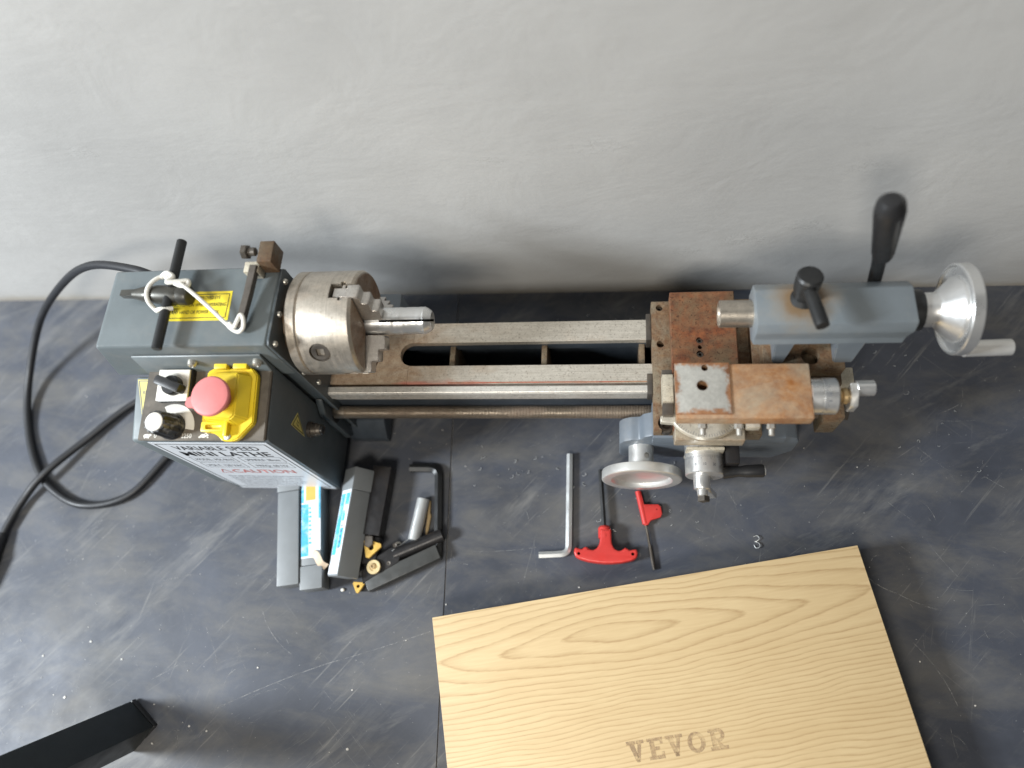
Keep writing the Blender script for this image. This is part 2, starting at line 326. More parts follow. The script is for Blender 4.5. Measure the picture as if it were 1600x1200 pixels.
def bench_mat(name, tint, dust):
    m, nt, b = newmat(name)
    v = coords(nt)
    base = ramp(nt, [(0.30, tuple(x * 0.72 for x in tint)), (0.70, tuple(x * 1.30 for x in tint))], noise(nt, v, 7, 7, 0.62, 0.4))
    cloud = ramp(nt, [(0.44, 0), (0.82, dust * 0.75)], noise(nt, coords(nt, (0.55, 1.3, 1), (0, 0, 0.75)), 13, 9, 0.70, 0.4))
    c = mix(nt, cloud, base, (0.195, 0.18, 0.148))
    # broad wiping smears, then fine scratches, each along its own direction
    for a, sc, st, lo, amt in ((-0.80, 16, 0.16, 0.53, 0.58), (-0.45, 24, 0.20, 0.57, 0.45), (-0.85, 150, 0.035, 0.60, 0.50), (0.75, 170, 0.03, 0.63, 0.42), (-1.35, 130, 0.03, 0.63, 0.42), (-0.1, 190, 0.03, 0.65, 0.36), (-0.6, 320, 0.03, 0.62, 0.40)):
        sn = noise(nt, turned(nt, a, (st, 1, 1)), sc, 6, 0.72, 0.12)
        g = noise(nt, coords(nt, (1, 1, 1), (0, 0, a)), 9, 4, 0.55)
        sm = nt.nodes.new('ShaderNodeMath'); sm.operation = 'MULTIPLY'
        nt.links.new(ramp(nt, [(lo, 0), (lo + (0.16 if sc < 100 else 0.06), amt)], sn), sm.inputs[0])
        nt.links.new(ramp(nt, [(0.40, 0), (0.60, 1)], g), sm.inputs[1])
        c = mix(nt, sm.outputs[0], c, (0.27, 0.265, 0.25))
    sp = ramp(nt, [(0.735, 0), (0.775, 0.7)], noise(nt, v, 330, 2, 0.5))
    c = mix(nt, sp, c, (0.40, 0.40, 0.39))
    nt.links.new(c, b.inputs['Base Color'])
    b.inputs['Specular IOR Level'].default_value = 0.32
    r = ramp(nt, [(0.3, 0.44), (0.7, 0.62)], noise(nt, v, 18, 6, 0.65))
    nt.links.new(r, b.inputs['Roughness'])
    bump(nt, b, noise(nt, v, 140, 4, 0.6), 0.06, 0.001)
    return m
M['bench_a'] = bench_mat('dark_sheet', (0.064, 0.071, 0.089), 0.85)
M['bench_b'] = bench_mat('dark_sheet_bluer', (0.057, 0.063, 0.080), 0.85)

def oak():
    """flat-sawn oak: growth rings opening into long closed loops near the far edge"""
    m, nt, b = newmat('oak_veneer')
    tc = nt.nodes.new('ShaderNodeTexCoord').outputs['Object']
    warp = noise(nt, _map(nt, tc, (4, 9, 1)), 1.0, 3, 0.55)
    fine = noise(nt, _map(nt, tc, (30, 500, 1)), 1.0, 3, 0.6)
    jag = noise(nt, _map(nt, tc, (110, 700, 1)), 1.0, 2, 0.6)
    sep = nt.nodes.new('ShaderNodeSeparateXYZ'); nt.links.new(tc, sep.inputs[0])
    def mth(op, a, bb=None, cc=None):
        n = nt.nodes.new('ShaderNodeMath'); n.operation = op
        for i, q in enumerate((a, bb, cc)):
            if q is None: continue
            if isinstance(q, (int, float)): n.inputs[i].default_value = q
            else: nt.links.new(q, n.inputs[i])
        return n.outputs[0]
    # all in mm from the heart of the figure
    x = mth('MULTIPLY', mth('ADD', sep.outputs[0], 0.030), 1000)
    y0 = mth('MULTIPLY', mth('ADD', sep.outputs[1], OAK_Y), 1000)
    y = mth('ADD', mth('ADD', y0, mth('MULTIPLY', mth('SUBTRACT', warp, 0.5), 34)), mth('MULTIPLY', x, -0.012))
    ya = mth('SQRT', mth('ADD', mth('MULTIPLY', y, y), 30))
    yb = mth('SUBTRACT', ya, 33)
    hy = mth('ADD', mth('DIVIDE', ya, 9.2), mth('MULTIPLY', mth('ADD', yb, mth('SQRT', mth('ADD', mth('MULTIPLY', yb, yb), 90))), 0.060))
    hx = mth('DIVIDE', mth('SQRT', mth('ADD', mth('MULTIPLY', x, x), 900)), 62)
    hx = mth('DIVIDE', hx, mth('ADD', mth('MULTIPLY', mth('MULTIPLY', y, y), 0.00035), 1))
    ph = mth('ADD', mth('ADD', mth('ADD', hy, hx), 0.20), mth('MULTIPLY', mth('SUBTRACT', jag, 0.5), 0.16))
    fr = mth('FRACT', ph)
    ring = ramp(nt, [(0.0, 0.04), (0.58, 0.06), (0.80, 0.45), (0.91, 1.0), (1.0, 0.10)], fr)
    streak = mth('MULTIPLY', ring, ramp(nt, [(0.25, 0.45), (0.6, 1.0)], fine))
    base = ramp(nt, [(0.25, (0.57, 0.42, 0.225)), (0.75, (0.67, 0.52, 0.30))], noise(nt, _map(nt, tc, (4, 22, 1)), 1.0, 5, 0.65))
    base = mix(nt, ramp(nt, [(0.35, 0.0), (0.70, 0.34)], fine), base, (0.52, 0.36, 0.19))
    c = mix(nt, mth('MULTIPLY', streak, 0.72), base, (0.36, 0.225, 0.10))
    nt.links.new(c, b.inputs['Base Color'])
    b.inputs['Roughness'].default_value = 0.46
    bump(nt, b, streak, -0.12, 0.0006)
    return m
def _map(nt, src, scale):
    mp = nt.nodes.new('ShaderNodeMapping'); mp.inputs['Scale'].default_value = scale
    nt.links.new(src, mp.inputs[0]); return mp.outputs[0]
OAK_Y = -0.120
M['oak'] = oak()

def worn_print():
    m, nt, b = newmat('worn_brown_print')
    nt.links.new(ramp(nt, [(0.3, (0.36, 0.245, 0.15)), (0.7, (0.46, 0.33, 0.20))], noise(nt, coords(nt), 500, 4, 0.7)), b.inputs['Base Color'])
    b.inputs['Roughness'].default_value = 0.6
    wear = ramp(nt, [(0.34, 0.50), (0.60, 0.05)], noise(nt, coords(nt), 110, 6, 0.75))
    nt.links.new(wear, b.inputs['Alpha'])
    return m
M['woodprint'] = worn_print()

# ------------------------------------------------------------------ mesh helpers (all in mm)
ORG = {}
def obj(name, bm, mat, parent=None, smooth=35, pivot=None):
    """link the bmesh as one object whose origin is its own middle (or pivot)"""
    bmesh.ops.recalc_face_normals(bm, faces=bm.faces[:])
    vs = [v.co for v in bm.verts]
    c = Vector(pivot) if pivot else Vector([(min(v[i] for v in vs) + max(v[i] for v in vs)) / 2 for i in range(3)])
    for v in bm.verts: v.co = (v.co - c) * MM
    me = bpy.data.meshes.new(name); bm.to_mesh(me); bm.free()
    if smooth:
        me.shade_smooth()
        me.set_sharp_from_angle(angle=math.radians(smooth))
    o = bpy.data.objects.new(name, me); COL.objects.link(o)
    me.materials.append(M[mat] if isinstance(mat, str) else mat)
    ORG[o] = c
    if parent:
        o.parent = parent; o.location = (c - ORG[parent]) * MM
    else:
        o.location = c * MM
    return o

def empty(name, loc, rotz=0.0):
    o = bpy.data.objects.new(name, None); COL.objects.link(o)
    o.location = Vector(loc) * MM; o.empty_display_size = 0.02
    ORG[o] = Vector(loc); return o

def tag(o, label=None, cat=None, group=None, kind=None):
    if label: o['label'] = label
    if cat: o['category'] = cat
    if group: o['group'] = group
    if kind: o['kind'] = kind
    return o

def B(): return bmesh.new()

def box(bm, x0, x1, y0, y1, z0, z1, bev=0.0, seg=2, mat=None):
    r = bmesh.ops.create_cube(bm, size=1)
    vs = r['verts']
    for v in vs:
        v.co = Vector(((x0 + x1) / 2 + v.co.x * (x1 - x0), (y0 + y1) / 2 + v.co.y * (y1 - y0), (z0 + z1) / 2 + v.co.z * (z1 - z0)))
    if bev:
        es = list({e for v in vs for e in v.link_edges})
        rr = bmesh.ops.bevel(bm, geom=es, offset=bev, segments=seg, affect='EDGES', profile=0.6)
        vs = list({v for f in rr['faces'] for v in f.verts} | {v for v in vs if v.is_valid})
    if mat is not None:
        for v in vs: v.co = mat @ v.co
    return vs

def prism(bm, pts, axis, a0, a1, bev=0.0, seg=2, mat=None):
    """extrude polygon pts along axis; pts are the other two coordinates in order (x: y,z / y: x,z / z: x,y)"""
    def P(p, a):
        return {'x': (a, p[0], p[1]), 'y': (p[0], a, p[1]), 'z': (p[0], p[1], a)}[axis]
    lo = [bm.verts.new(P(p, a0)) for p in pts]; hi = [bm.verts.new(P(p, a1)) for p in pts]
    fs = [bm.faces.new(lo), bm.faces.new(hi)]
    n = len(pts)
    for i in range(n): fs.append(bm.faces.new((lo[i], lo[(i + 1) % n], hi[(i + 1) % n], hi[i])))
    vs = lo + hi
    if bev:
        bmesh.ops.recalc_face_normals(bm, faces=fs)
        es = list({e for f in fs for e in f.edges})
        rr = bmesh.ops.bevel(bm, geom=es, offset=bev, segments=seg, affect='EDGES', profile=0.6)
        vs = list({v for f in rr['faces'] for v in f.verts} | {v for v in vs if v.is_valid})
    if mat is not None:
        for v in vs: v.co = mat @ v.co
    return vs

def frame(p, q):
    z = (Vector(q) - Vector(p)).normalized()
    a = Vector((0, 0, 1)) if abs(z.z) < 0.9 else Vector((1, 0, 0))
    x = a.cross(z).normalized(); y = z.cross(x)
    return x, y, z

def turn(bm, p, q, prof, n=32, cap=True, phase=0.0):
    """surface of revolution about p->q; prof = [(distance from p, radius)]"""
    x, y, z = frame(p, q); p = Vector(p)
    rings = []
    for t, r in prof:
        if r <= 1e-6: rings.append([bm.verts.new(p + z * t)])
        else: rings.append([bm.verts.new(p + z * t + x * (r * math.cos(2 * math.pi * i / n + phase)) + y * (r * math.sin(2 * math.pi * i / n + phase))) for i in range(n)])
    for a, b in zip(rings, rings[1:]):
        for i in range(n):
            j = (i + 1) % n
            if len(a) == 1 and len(b) == 1: continue
            if len(a) == 1: bm.faces.new((a[0], b[i], b[j]))
            elif len(b) == 1: bm.faces.new((a[i], a[j], b[0]))
            else: bm.faces.new((a[i], a[j], b[j], b[i]))
    if cap:
        for r in (rings[0], rings[-1]):
            if len(r) > 2: bm.faces.new(r)

def cyl(bm, p, q, r, n=24, bev=0.6, phase=0.0):
    L = (Vector(q) - Vector(p)).length
    bev = min(bev, r * 0.4, L * 0.3)
    turn(bm, p, q, [(0, r - bev), (bev, r), (L - bev, r), (L, r - bev)] if bev > 0 else [(0, r), (L, r)], n, True, phase)

def spline(pts, k=8):
    P = [Vector(p) for p in pts]; out = []
    for i in range(len(P) - 1):
        a = P[max(0, i - 1)]; b = P[i]; c = P[i + 1]; e = P[min(len(P) - 1, i + 2)]
        for s in range(k):
            t = s / k
            out.append(0.5 * ((2 * b) + (c - a) * t + (2 * a - 5 * b + 4 * c - e) * t * t + (3 * b - a - 3 * c + e) * t ** 3))
    out.append(P[-1]); return out

def tube(bm, pts, r, n=10, cap=True, flat=1.0):
    pts = [Vector(p) for p in pts]
    rad = r if isinstance(r, (list, tuple)) else [r] * len(pts)
    rings = []; up = None
    for i, p in enumerate(pts):
        t = (pts[min(i + 1, len(pts) - 1)] - pts[max(i - 1, 0)]).normalized()
        if up is None:
            up = Vector((0, 0, 1)) if abs(t.z) < 0.9 else Vector((1, 0, 0))
        x = up.cross(t).normalized(); y = t.cross(x).normalized(); up = y
        rings.append([bm.verts.new(p + (x * math.cos(2 * math.pi * j / n + math.pi / n) + y * math.sin(2 * math.pi * j / n + math.pi / n) * flat) * rad[i]) for j in range(n)])
    for a, b in zip(rings, rings[1:]):
        for j in range(n): bm.faces.new((a[j], a[(j + 1) % n], b[(j + 1) % n], b[j]))
    if cap:
        bm.faces.new(rings[0]); bm.faces.new(rings[-1])

def cut(o, cutter_bm):
    """subtract the bmesh (mm, world) from the object for good"""
    bmesh.ops.recalc_face_normals(cutter_bm, faces=cutter_bm.faces[:])
    for v in cutter_bm.verts: v.co = (v.co - ORG[o]) * MM
    me = bpy.data.meshes.new('cutter'); cutter_bm.to_mesh(me); cutter_bm.free()
    co = bpy.data.objects.new('cutter', me); COL.objects.link(co)
    par = o.parent; o.parent = None; loc = o.location.copy(); o.location = (0, 0, 0)
    md = o.modifiers.new('cut', 'BOOLEAN'); md.object = co; md.operation = 'DIFFERENCE'; md.solver = 'EXACT'; md.use_self = True
    dg = bpy.context.evaluated_depsgraph_get(); dg.update()
    nm = bpy.data.meshes.new_from_object(o.evaluated_get(dg))
    mats = list(o.data.materials)
    o.modifiers.remove(md); old = o.data; name = old.name
    bpy.data.objects.remove(co); o.data = nm; bpy.data.meshes.remove(old); nm.name = name
    nm.materials.clear()
    for q in mats: nm.materials.append(q)
    nm.polygons.foreach_set('material_index', [0] * len(nm.polygons))
    nm.shade_smooth(); nm.set_sharp_from_angle(angle=math.radians(35))
    o.parent = par; o.location = loc
    return o

def text_bm(s, size, origin, u, v, align='LEFT', sx=1.0, bold=0.0):
    """flat lettering: origin, reading direction u, letter-up direction v, all in mm"""
    cu = bpy.data.curves.new('letters', 'FONT'); cu.body = s; cu.size = size; cu.align_x = align
    cu.offset = bold; cu.resolution_u = 3
    o = bpy.data.objects.new('letters', cu); COL.objects.link(o)
    dg = bpy.context.evaluated_depsgraph_get(); dg.update()
    me = bpy.data.meshes.new_from_object(o.evaluated_get(dg))
    bm = bmesh.new(); bm.from_mesh(me)
    bpy.data.objects.remove(o); bpy.data.curves.remove(cu); bpy.data.meshes.remove(me)
    u = Vector(u).normalized(); v = Vector(v).normalized(); og = Vector(origin)
    for q in bm.verts: q.co = og + u * (q.co.x * sx) + v * q.co.y
    return bm

def join(*bms):
    a = bms[0]
    for b in bms[1:]:
        me = bpy.data.meshes.new('t'); b.to_mesh(me); b.free(); a.from_mesh(me); bpy.data.meshes.remove(me)
    return a

def quad(bm, *ps):
    return bm.faces.new([bm.verts.new(p) for p in ps])

def sheet(bm, pts, up, t):
    """thin slab: polygon pts thickened by t along up"""
    up = Vector(up).normalized() * t
    lo = [bm.verts.new(p) for p in pts]; hi = [bm.verts.new(Vector(p) + up) for p in pts]
    bm.faces.new(lo); bm.faces.new(hi); n = len(pts)
    for i in range(n): bm.faces.new((lo[i], lo[(i + 1) % n], hi[(i + 1) % n], hi[i]))

def strip_frame(bm, o, u, v, w, h, t, up, th):
    """rectangular outline of line width t on plane o + u*a + v*b"""
    o, u, v = Vector(o), Vector(u).normalized(), Vector(v).normalized()
    for a0, a1, b0, b1 in ((0, w, 0, t), (0, w, h - t, h), (0, t, t, h - t), (w - t, w, t, h - t)):
        sheet(bm, [o + u * a0 + v * b0, o + u * a1 + v * b0, o + u * a1 + v * b1, o + u * a0 + v * b1], up, th)

def screw(parent, name, p, q, r, mat='zinc', slot=True):
    bm = B(); L = (Vector(q) - Vector(p)).length
    turn(bm, p, q, [(0, r), (L * 0.45, r), (L * 0.85, r * 0.8), (L, r * 0.45), (L * 0.75, r * 0.32), (L * 0.72, 0)], 18)
    return obj(name, bm, mat, parent)

def helix(bm, p, q, r, pitch, depth, n=20):
    L = (Vector(q) - Vector(p)).length; prof = []
    k = int(L / pitch)
    for i in range(k):
        t = i * pitch
        prof += [(t, r - depth), (t + pitch * 0.35, r), (t + pitch * 0.65, r)]
    prof.append((L, r - depth))
    turn(bm, p, q, prof, n)

# ================================================================== the setting
bench = empty('workbench', (0, -300, 0)); tag(bench, kind='structure')
def seam_x(y): return 84.6 - (y + 198) * 0.0335
bm = B(); prism(bm, [(-1500, -1100), (seam_x(-1100) - 0.5, -1100), (seam_x(170) - 0.5, 170), (-1500, 185)], 'z', -2.5, 0, 0.4, 1)
obj('panel', bm, 'bench_a', bench, 30)
bm = B(); prism(bm, [(seam_x(-1100) + 0.5, -1100), (1900, -1100), (1900, 170), (seam_x(170) + 0.5, 170)], 'z', -2.5, -0.1, 0.4, 1)
obj('panel', bm, 'bench_b', bench, 30)
bm = B(); box(bm, -1500, 1900, -1100, 190, -45, -3)
obj('underlay', bm, 'chip', bench, 0)

bm = B(); prism(bm, [(-1500, 163.2), (1900, 125.0), (1900, 260), (-1500, 260)], 'z', -60, 1700)
tag(obj('wall', bm, 'wall', None, 0), kind='structure')

# scratches and crumbs on the bench
def scratch(bm, pts, wdt, z=0.25):
    for a, b in zip(pts, pts[1:]):
        a, b = Vector((*a, z)), Vector((*b, z)); n = (b - a).cross(Vector((0, 0, 1))).normalized() * wdt * 0.5
        quad(bm, a - n, b - n, b + n, a + n)
bm = B()
def curve_scr(p, q, sag, wdt, k=6):
    p, q = Vector((*p, 0)), Vector((*q, 0)); n = (q - p).cross(Vector((0, 0, 1))).normalized()
    pts = [p.lerp(q, i / k) + n * sag * 4 * (i / k) * (1 - i / k) for i in range(k + 1)]
    scratch(bm, [(v.x, v.y) for v in pts], wdt)
curve_scr((-165, -364), (-40, -310), -2, 0.5); curve_scr((-40, -310), (78, -270), 1, 0.45)
curve_scr((-125, -258), (-83, -302), 5, 0.6)
curve_scr((110, -185), (205, -175), 2, 0.3); curve_scr((88, -197), (110, -199), 0, 0.4)
curve_scr((525, -190), (560, -215), 4, 0.9); curve_scr((560, -215), (600, -230), 2, 0.7)
curve_scr((568, -262), (600, -318), -4, 0.6)
for i in range(420):
    x = random.uniform(-420, 720); y = random.uniform(-440, 110)
    a = random.choice((0.5, 2.3, 1.9, 0.9)) + random.gauss(0, 0.35); L = random.choice((5, 8, 12, 20, 34)) * random.uniform(0.6, 1.4)
    curve_scr((x, y), (x + L * math.cos(a), y + L * math.sin(a)), random.gauss(0, 1.2), random.uniform(0.14, 0.42), 4)
bmesh.ops.translate(bm, verts=bm.verts[:], vec=(0, 0, 0))
m, nt, b_ = newmat('scratched_paint'); M['scratch'] = m
nt.links.new(ramp(nt, [(0.3, (0.20, 0.20, 0.20)), (0.7, (0.42, 0.42, 0.41))], noise(nt, coords(nt), 60, 4)), b_.inputs['Base Color'])
nt.links.new(ramp(nt, [(0.38, 0.1), (0.60, 0.75)], noise(nt, coords(nt), 150, 4)), b_.inputs['Alpha'])
tag(obj('scratches', bm, 'scratch', bench, 0), kind='stuff')
bm = B()
for i in range(150):
    x = random.uniform(-430, 720); y = random.uniform(-450, 120); s = random.choice((0.3, 0.4, 0.5, 0.6, 0.9)) * random.uniform(0.6, 1.3)
    n = random.randint(4, 6); a0 = random.uniform(0, 6)
    sheet(bm, [(x + s * random.uniform(0.6, 1.3) * math.cos(a0 + 6.283 * k / n), y + s * random.uniform(0.5, 1.2) * math.sin(a0 + 6.283 * k / n), 0.05) for k in range(n)], (random.uniform(-.3, .3), 0, 1), random.uniform(0.3, 0.8))
for x, y, s in ((-386, -318, 2.6), (-330, -300, 2.2), (-345, -360, 2.5), (-286, -317, 1.8), (-227, -400, 2.4), (-120, -318, 1.6), (-8, -335, 1.5), (-5, -392, 2.6), (424, -205, 1.2), (88, -243, 1.5)):
    n = 6; a0 = random.uniform(0, 6)
    s *= 0.62
    sheet(bm, [(x + s * random.uniform(0.4, 1.5) * math.cos(a0 + 6.283 * k / n), y + s * random.uniform(0.3, 1.3) * math.sin(a0 + 6.283 * k / n), 0.05) for k in range(n)], (0.1, 0, 1), 0.6)
tag(obj('crumbs', bm, 'chip', bench, 0), kind='stuff')

# ================================================================== the lathe
L = empty('mini_lathe', (150, -20, 0))
tag(L, 'grey benchtop lathe with rusty slides, steel chuck and yellow switch cover beside the wall', 'lathe')

# ---- headstock
bm = B()
vs = box(bm, -201, -33, -47, 34, 196, 265, 3.5, 3)
for v in vs:
    if v.co.x < -120: v.co.x -= (265 - v.co.z) / 69 * 24 * min(1, (-120 - v.co.x) / 75)
HS = obj('headstock', bm, 'paint', L)
bm = B(); box(bm, -192, -33.5, -44, 32, 30, 196.5, 3, 2)
obj('headstock_body', bm, 'paint_shaded', L)
bm = B(); prism(bm, [(-46.5, 22), (-46.5, 262), (-42, 264.3), (31, 264.3), (34.5, 258), (34.5, 22)], 'x', -33, -30.5, 0.5, 1)
FP = obj('end_plate', bm, 'paint_shaded', L)
for y, z in ((22, 256), (-12, 256), (-41, 254), (-42, 189), (-38, 152)):
    screw(FP, 'screw', (-30.5, y, z), (-27.6, y, z), 3.0, 'zinc')
bm = B(); prism(bm, [(-112, 14), (-112, 182), (-48.5, 198), (-48.5, 14)], 'x', -204, -176.6, 4, 3)
GC = obj('gear_cover', bm, 'paint', L)
# faded sticker on the gear cover's sloped top
n_gc = Vector((0, -16, 63.5)).normalized(); v_gc = Vector((0, 63.5, 16)).normalized()
def gc(x, v, h=0.0): return Vector((x, -112, 182)) + v_gc * v + n_gc * h
bm = B(); sheet(bm, [gc(-201, 62, .1), gc(-178, 62, .1), gc(-178, 8, .1), gc(-190, 8, .1)], n_gc, 0.3)
st = obj('warning_sticker', bm, 'oldyellow', GC)
bm = B()
for a, b in (((-199.5, 60.5), (-178.5, 60.5)), ((-199.5, 60.5), (-189.5, 10))):
    a, b = gc(*a, .55), gc(*b, .55); n = (b - a).cross(n_gc).normalized() * 0.45
    quad(bm, a - n, b - n, b + n, a + n)
tt = [text_bm(s, 5.6, gc(x, v, .55), (1, 0, 0), v_gc, 'LEFT', 0.8) for s, x, v in (('REM', -194.5, 47), ('PUT', -192, 33), ('W', -188, 21))]
obj('lettering', join(bm, *tt), 'greyink', GC, 0)

# yellow sticker on the headstock roof
bm = B(); P4 = [(-136.7, -21.3), (-73.9, -20.7), (-75.4, 8.4), (-130.6, 8.4)]
P4 = [(-137, -21.5), (-74, -21.5), (-74.8, 8.6), (-134, 8.6)]
sheet(bm, [(x, y, 265.02) for x, y in P4], (0, 0, 1), 0.25)
YS = obj('warning_sticker', bm, 'stickyellow', HS)
bm = B(); strip_frame(bm, (-134.3, -19, 265.3), (1, 0, 0), (0, 1, 0), 57.6, 25, 0.7, (0, 0, 1), 0.08)
tt = [text_bm(s, 5.0, (x, y, 265.42), (1, 0, 0), (0, 1, 0), 'LEFT', 0.70, 0.05) for s, x, y in
      (('ALWAYS USE APPROVED EYE', -131, 0.4), ('PROTECTION WHEN OPERATING', -132, -6.9), ('ANY HAND OR POWER TOOL', -132, -14.4))]
obj('lettering', join(bm, *tt), 'ink', YS, 0)

# ---- control box
bm = B(); prism(bm, [(-118, 12), (-118, 203), (-115.5, 207.2), (-51, 217.2), (-48, 216), (-48, 12)], 'x', -176, -46, 1.6, 2)
CB = obj('control_box', bm, 'paint_half_shaded', L)
bm = B(); prism(bm, [(-54.5, 216), (-49.8, 247), (-47.6, 247.5), (-47.6, 216)], 'x', -175.8, -46.3, 0.6, 1)
ST = obj('flange_strip', bm, 'paint', CB)
for x in (-117, -52):
    screw(CB, 'screw', (x, -51.0, 239), (x, -56.5, 240), 4.4, 'zinc')
s_ = 11 / 72.0; NRM = Vector((0, -s_, 1)).normalized(); VD = Vector((0, 1, s_)).normalized()
def pl(u, v, h=0.0): return Vector((u, -48, 222)) + VD * v + NRM * h
bm = B(); pts = [pl(-173, -2, -4.2), pl(-46.3, -2, -4.2), pl(-46.6, -72.6, -4.2), pl(-175.5, -72.6, -4.2)]
sheet(bm, pts, NRM, 4.2)
bmesh.ops.bevel(bm, geom=bm.edges[:], offset=0.8, segments=2, affect='EDGES')
PN = obj('control_panel', bm, 'panelface', L)
# selector switch
MP = Matrix((( 1, 0, 0), (0, VD.y, NRM.y), (0, VD.z, NRM.z))).to_4x4(); MP.translation = pl(0, 0, 0)
def pbox(bm, u0, u1, v0, v1, h0, h1, bev=0.6, rot=0):
    mat = MP
    if rot:
        c = Vector(((u0 + u1) / 2, (v0 + v1) / 2, 0))
        mat = MP @ Matrix.Translation(c) @ Matrix.Rotation(rot, 4, 'Z') @ Matrix.Translation(-c)
    return box(bm, u0, u1, v0, v1, h0, h1, bev, 2, mat)
bm = B(); pbox(bm, -155.5, -122.5, -36.8, -5.5, 0.02, 6.6, 1.0)
SW = obj('selector_switch', bm, 'blackplastic', L)
bm = B(); pbox(bm, -155.8, -123.8, -36.3, -5.8, 6.6, 9.2, 1.0)
obj('face_plate', bm, 'white', SW)
bm = B()
turn(bm, pl(-138.5, -22, 9.2), pl(-138.5, -22, 20), [(0, 9.5), (6, 9.2), (7, 8.5)], 28)
pbox(bm, -152.5, -124.5, -26.5, -17.5, 9.6, 22, 2.6, -0.36)
obj('knob', bm, 'blackplastic', SW)
# speed dial
bm = B()
def lobed(bm, c, prof, n, lob, amp):
    rings = []
    for h, r in prof:
        rings.append([bm.verts.new(pl(c[0] + r * (1 + amp * math.cos(lob * 6.2832 * i / n)) * math.cos(6.2832 * i / n), c[1] + r * (1 + amp * math.cos(lob * 6.2832 * i / n)) * math.sin(6.2832 * i / n), h)) for i in range(n)])
    for a, b in zip(rings, rings[1:]):
        for i in range(n): bm.faces.new((a[i], a[(i + 1) % n], b[(i + 1) % n], b[i]))
    bm.faces.new(rings[0]); bm.faces.new(rings[-1])
DC = (-140.2, -59.6)
lobed(bm, DC, [(0.02, 12.6), (4, 12.6), (5, 12)], 72, 1, 0)
lobed(bm, DC, [(5, 11.6), (25, 10.6), (28.5, 9.8), (28.8, 8.4)], 96, 12, 0.055)
SD = obj('speed_dial', bm, 'dialplastic', L)
bm = B(); turn(bm, pl(*DC, 28.4), pl(*DC, 31), [(0, 8.6), (0.9, 8.5), (1.3, 7.8)], 32)
obj('dial_cap', bm, 'white', SD)
# printed arc scale and figures
bm = B(); A = []
for i in range(19):
    t = math.radians(-8 + 128 * i / 18)
    A.append((math.cos(t), math.sin(t)))
for (c0, s0), (c1, s1) in zip(A, A[1:]):
    sheet(bm, [pl(DC[0] + 13.0 * c0, DC[1] + 13.0 * s0, .05), pl(DC[0] + 22 * c0, DC[1] + 22 * s0, .05), pl(DC[0] + 22 * c1, DC[1] + 22 * s1, .05), pl(DC[0] + 13.0 * c1, DC[1] + 13.0 * s1, .05)], NRM, 0.12)
obj('speed_scale', bm, 'white', PN)
for t_, u_ in (('0', -158.5), ('2250', -130.5)):
    obj('lettering', text_bm(t_, 6, pl(u_, -70.2, .25), (1, 0, 0), VD, 'LEFT', 0.9, 0.05), 'whiteink', PN, 0)
def blob(bm, c, r, sx=1.0):
    sheet(bm, [pl(c[0] + r * sx * math.cos(6.283 * i / 14), c[1] + r * math.sin(6.283 * i / 14), .1) for i in range(14)], NRM, 0.12)
for nm, parts in (('tortoise_symbol', (((-166, -68.6), 1.9, 1.8), ((-162.3, -67.6), 1.0, 1.3), ((-168, -70.3), 0.6, 1.2), ((-164, -70.3), 0.6, 1.2))),
                  ('hare_symbol', (((-108, -68.2), 1.7, 1.9), ((-104, -67.6), 1.1, 1.3), ((-111.5, -69.4), 0.8, 1.6), ((-103.4, -69.6), 0.6, 1.6), ((-105.6, -65.8), 0.5, 2.6)))):
    bm = B()
    for c, r, sx in parts: blob(bm, c, r, sx)
    obj(nm, bm, 'whiteink', PN, 0)
# emergency stop: flanged cover, raised lid and mushroom
bm = B(); E_ = [(-107, -8), (-101, -4.5), (-62, -4.5), (-56, -12), (-55.5, -57), (-69, -72), (-74, -74), (-84, -74), (-89, -69), (-92, -66), (-103.5, -66), (-105.5, -63), (-106.5, -54)]
sheet(bm, [pl(u, v, 0.05) for u, v in E_], NRM, 7.5)
bmesh.ops.bevel(bm, geom=bm.edges[:], offset=1.2, segments=2, affect='EDGES')
ES = obj('switch_cover', bm, 'yellow', L)
bm = B()
lo = [pl(u, v, 7.3) for u, v in ((-101.5, -9), (-66, -9), (-60, -14), (-60, -54), (-70, -60), (-101.5, -57))]
hi = [pl(u, v, 19) for u, v in ((-99.5, -12), (-70, -12), (-69, -15), (-69, -52), (-73, -56), (-99.5, -54))]
a_ = [bm.verts.new(p) for p in lo]; c_ = [bm.verts.new(p) for p in hi]
bm.faces.new(a_); bm.faces.new(c_)
for i in range(6): bm.faces.new((a_[i], a_[(i + 1) % 6], c_[(i + 1) % 6], c_[i]))
bmesh.ops.recalc_face_normals(bm, faces=bm.faces[:])
bmesh.ops.bevel(bm, geom=bm.edges[:], offset=1.2, segments=2, affect='EDGES')
obj('lid', bm, 'yellow', ES)
for u0, u1 in ((-98, -85), (-79, -65)):
    bm = B(); pbox(bm, u0, u1, -6.5, 2.2, 3.0, 13, 1.4)
    pbox(bm, u0 + 2, u1 - 4, 0.5, 4.2, 4.0, 11, 1.2)
    obj('hinge_tab', bm, 'yellow', ES)
bm = B()
pbox(bm, -104.5, -79, -66, -56.5, 6.5, 12, 1.4)
OW = obj('latch', bm, 'yellow', ES)
cc = B(); pbox(cc, -100, -84, -63.8, -59.2, 8.5, 16, 1.8); cut(OW, cc)
bm = B(); pbox(bm, -80.5, -76.8, -70, -57, 6.5, 14.5, 0.8); obj('latch_rib', bm, 'yellow', ES)
screw(ES, 'screw', pl(-79, -70, 7.3), pl(-79, -70, 9.2), 3.2, 'chrome')
bm = B(); turn(bm, pl(-85, -37.2, 18.5), pl(-85, -37.2, 40), [(0, 12), (9, 11.5), (11, 16), (13, 18.2), (15.5, 18.5), (17, 17.5), (18.0, 14), (18.3, 0)], 40)
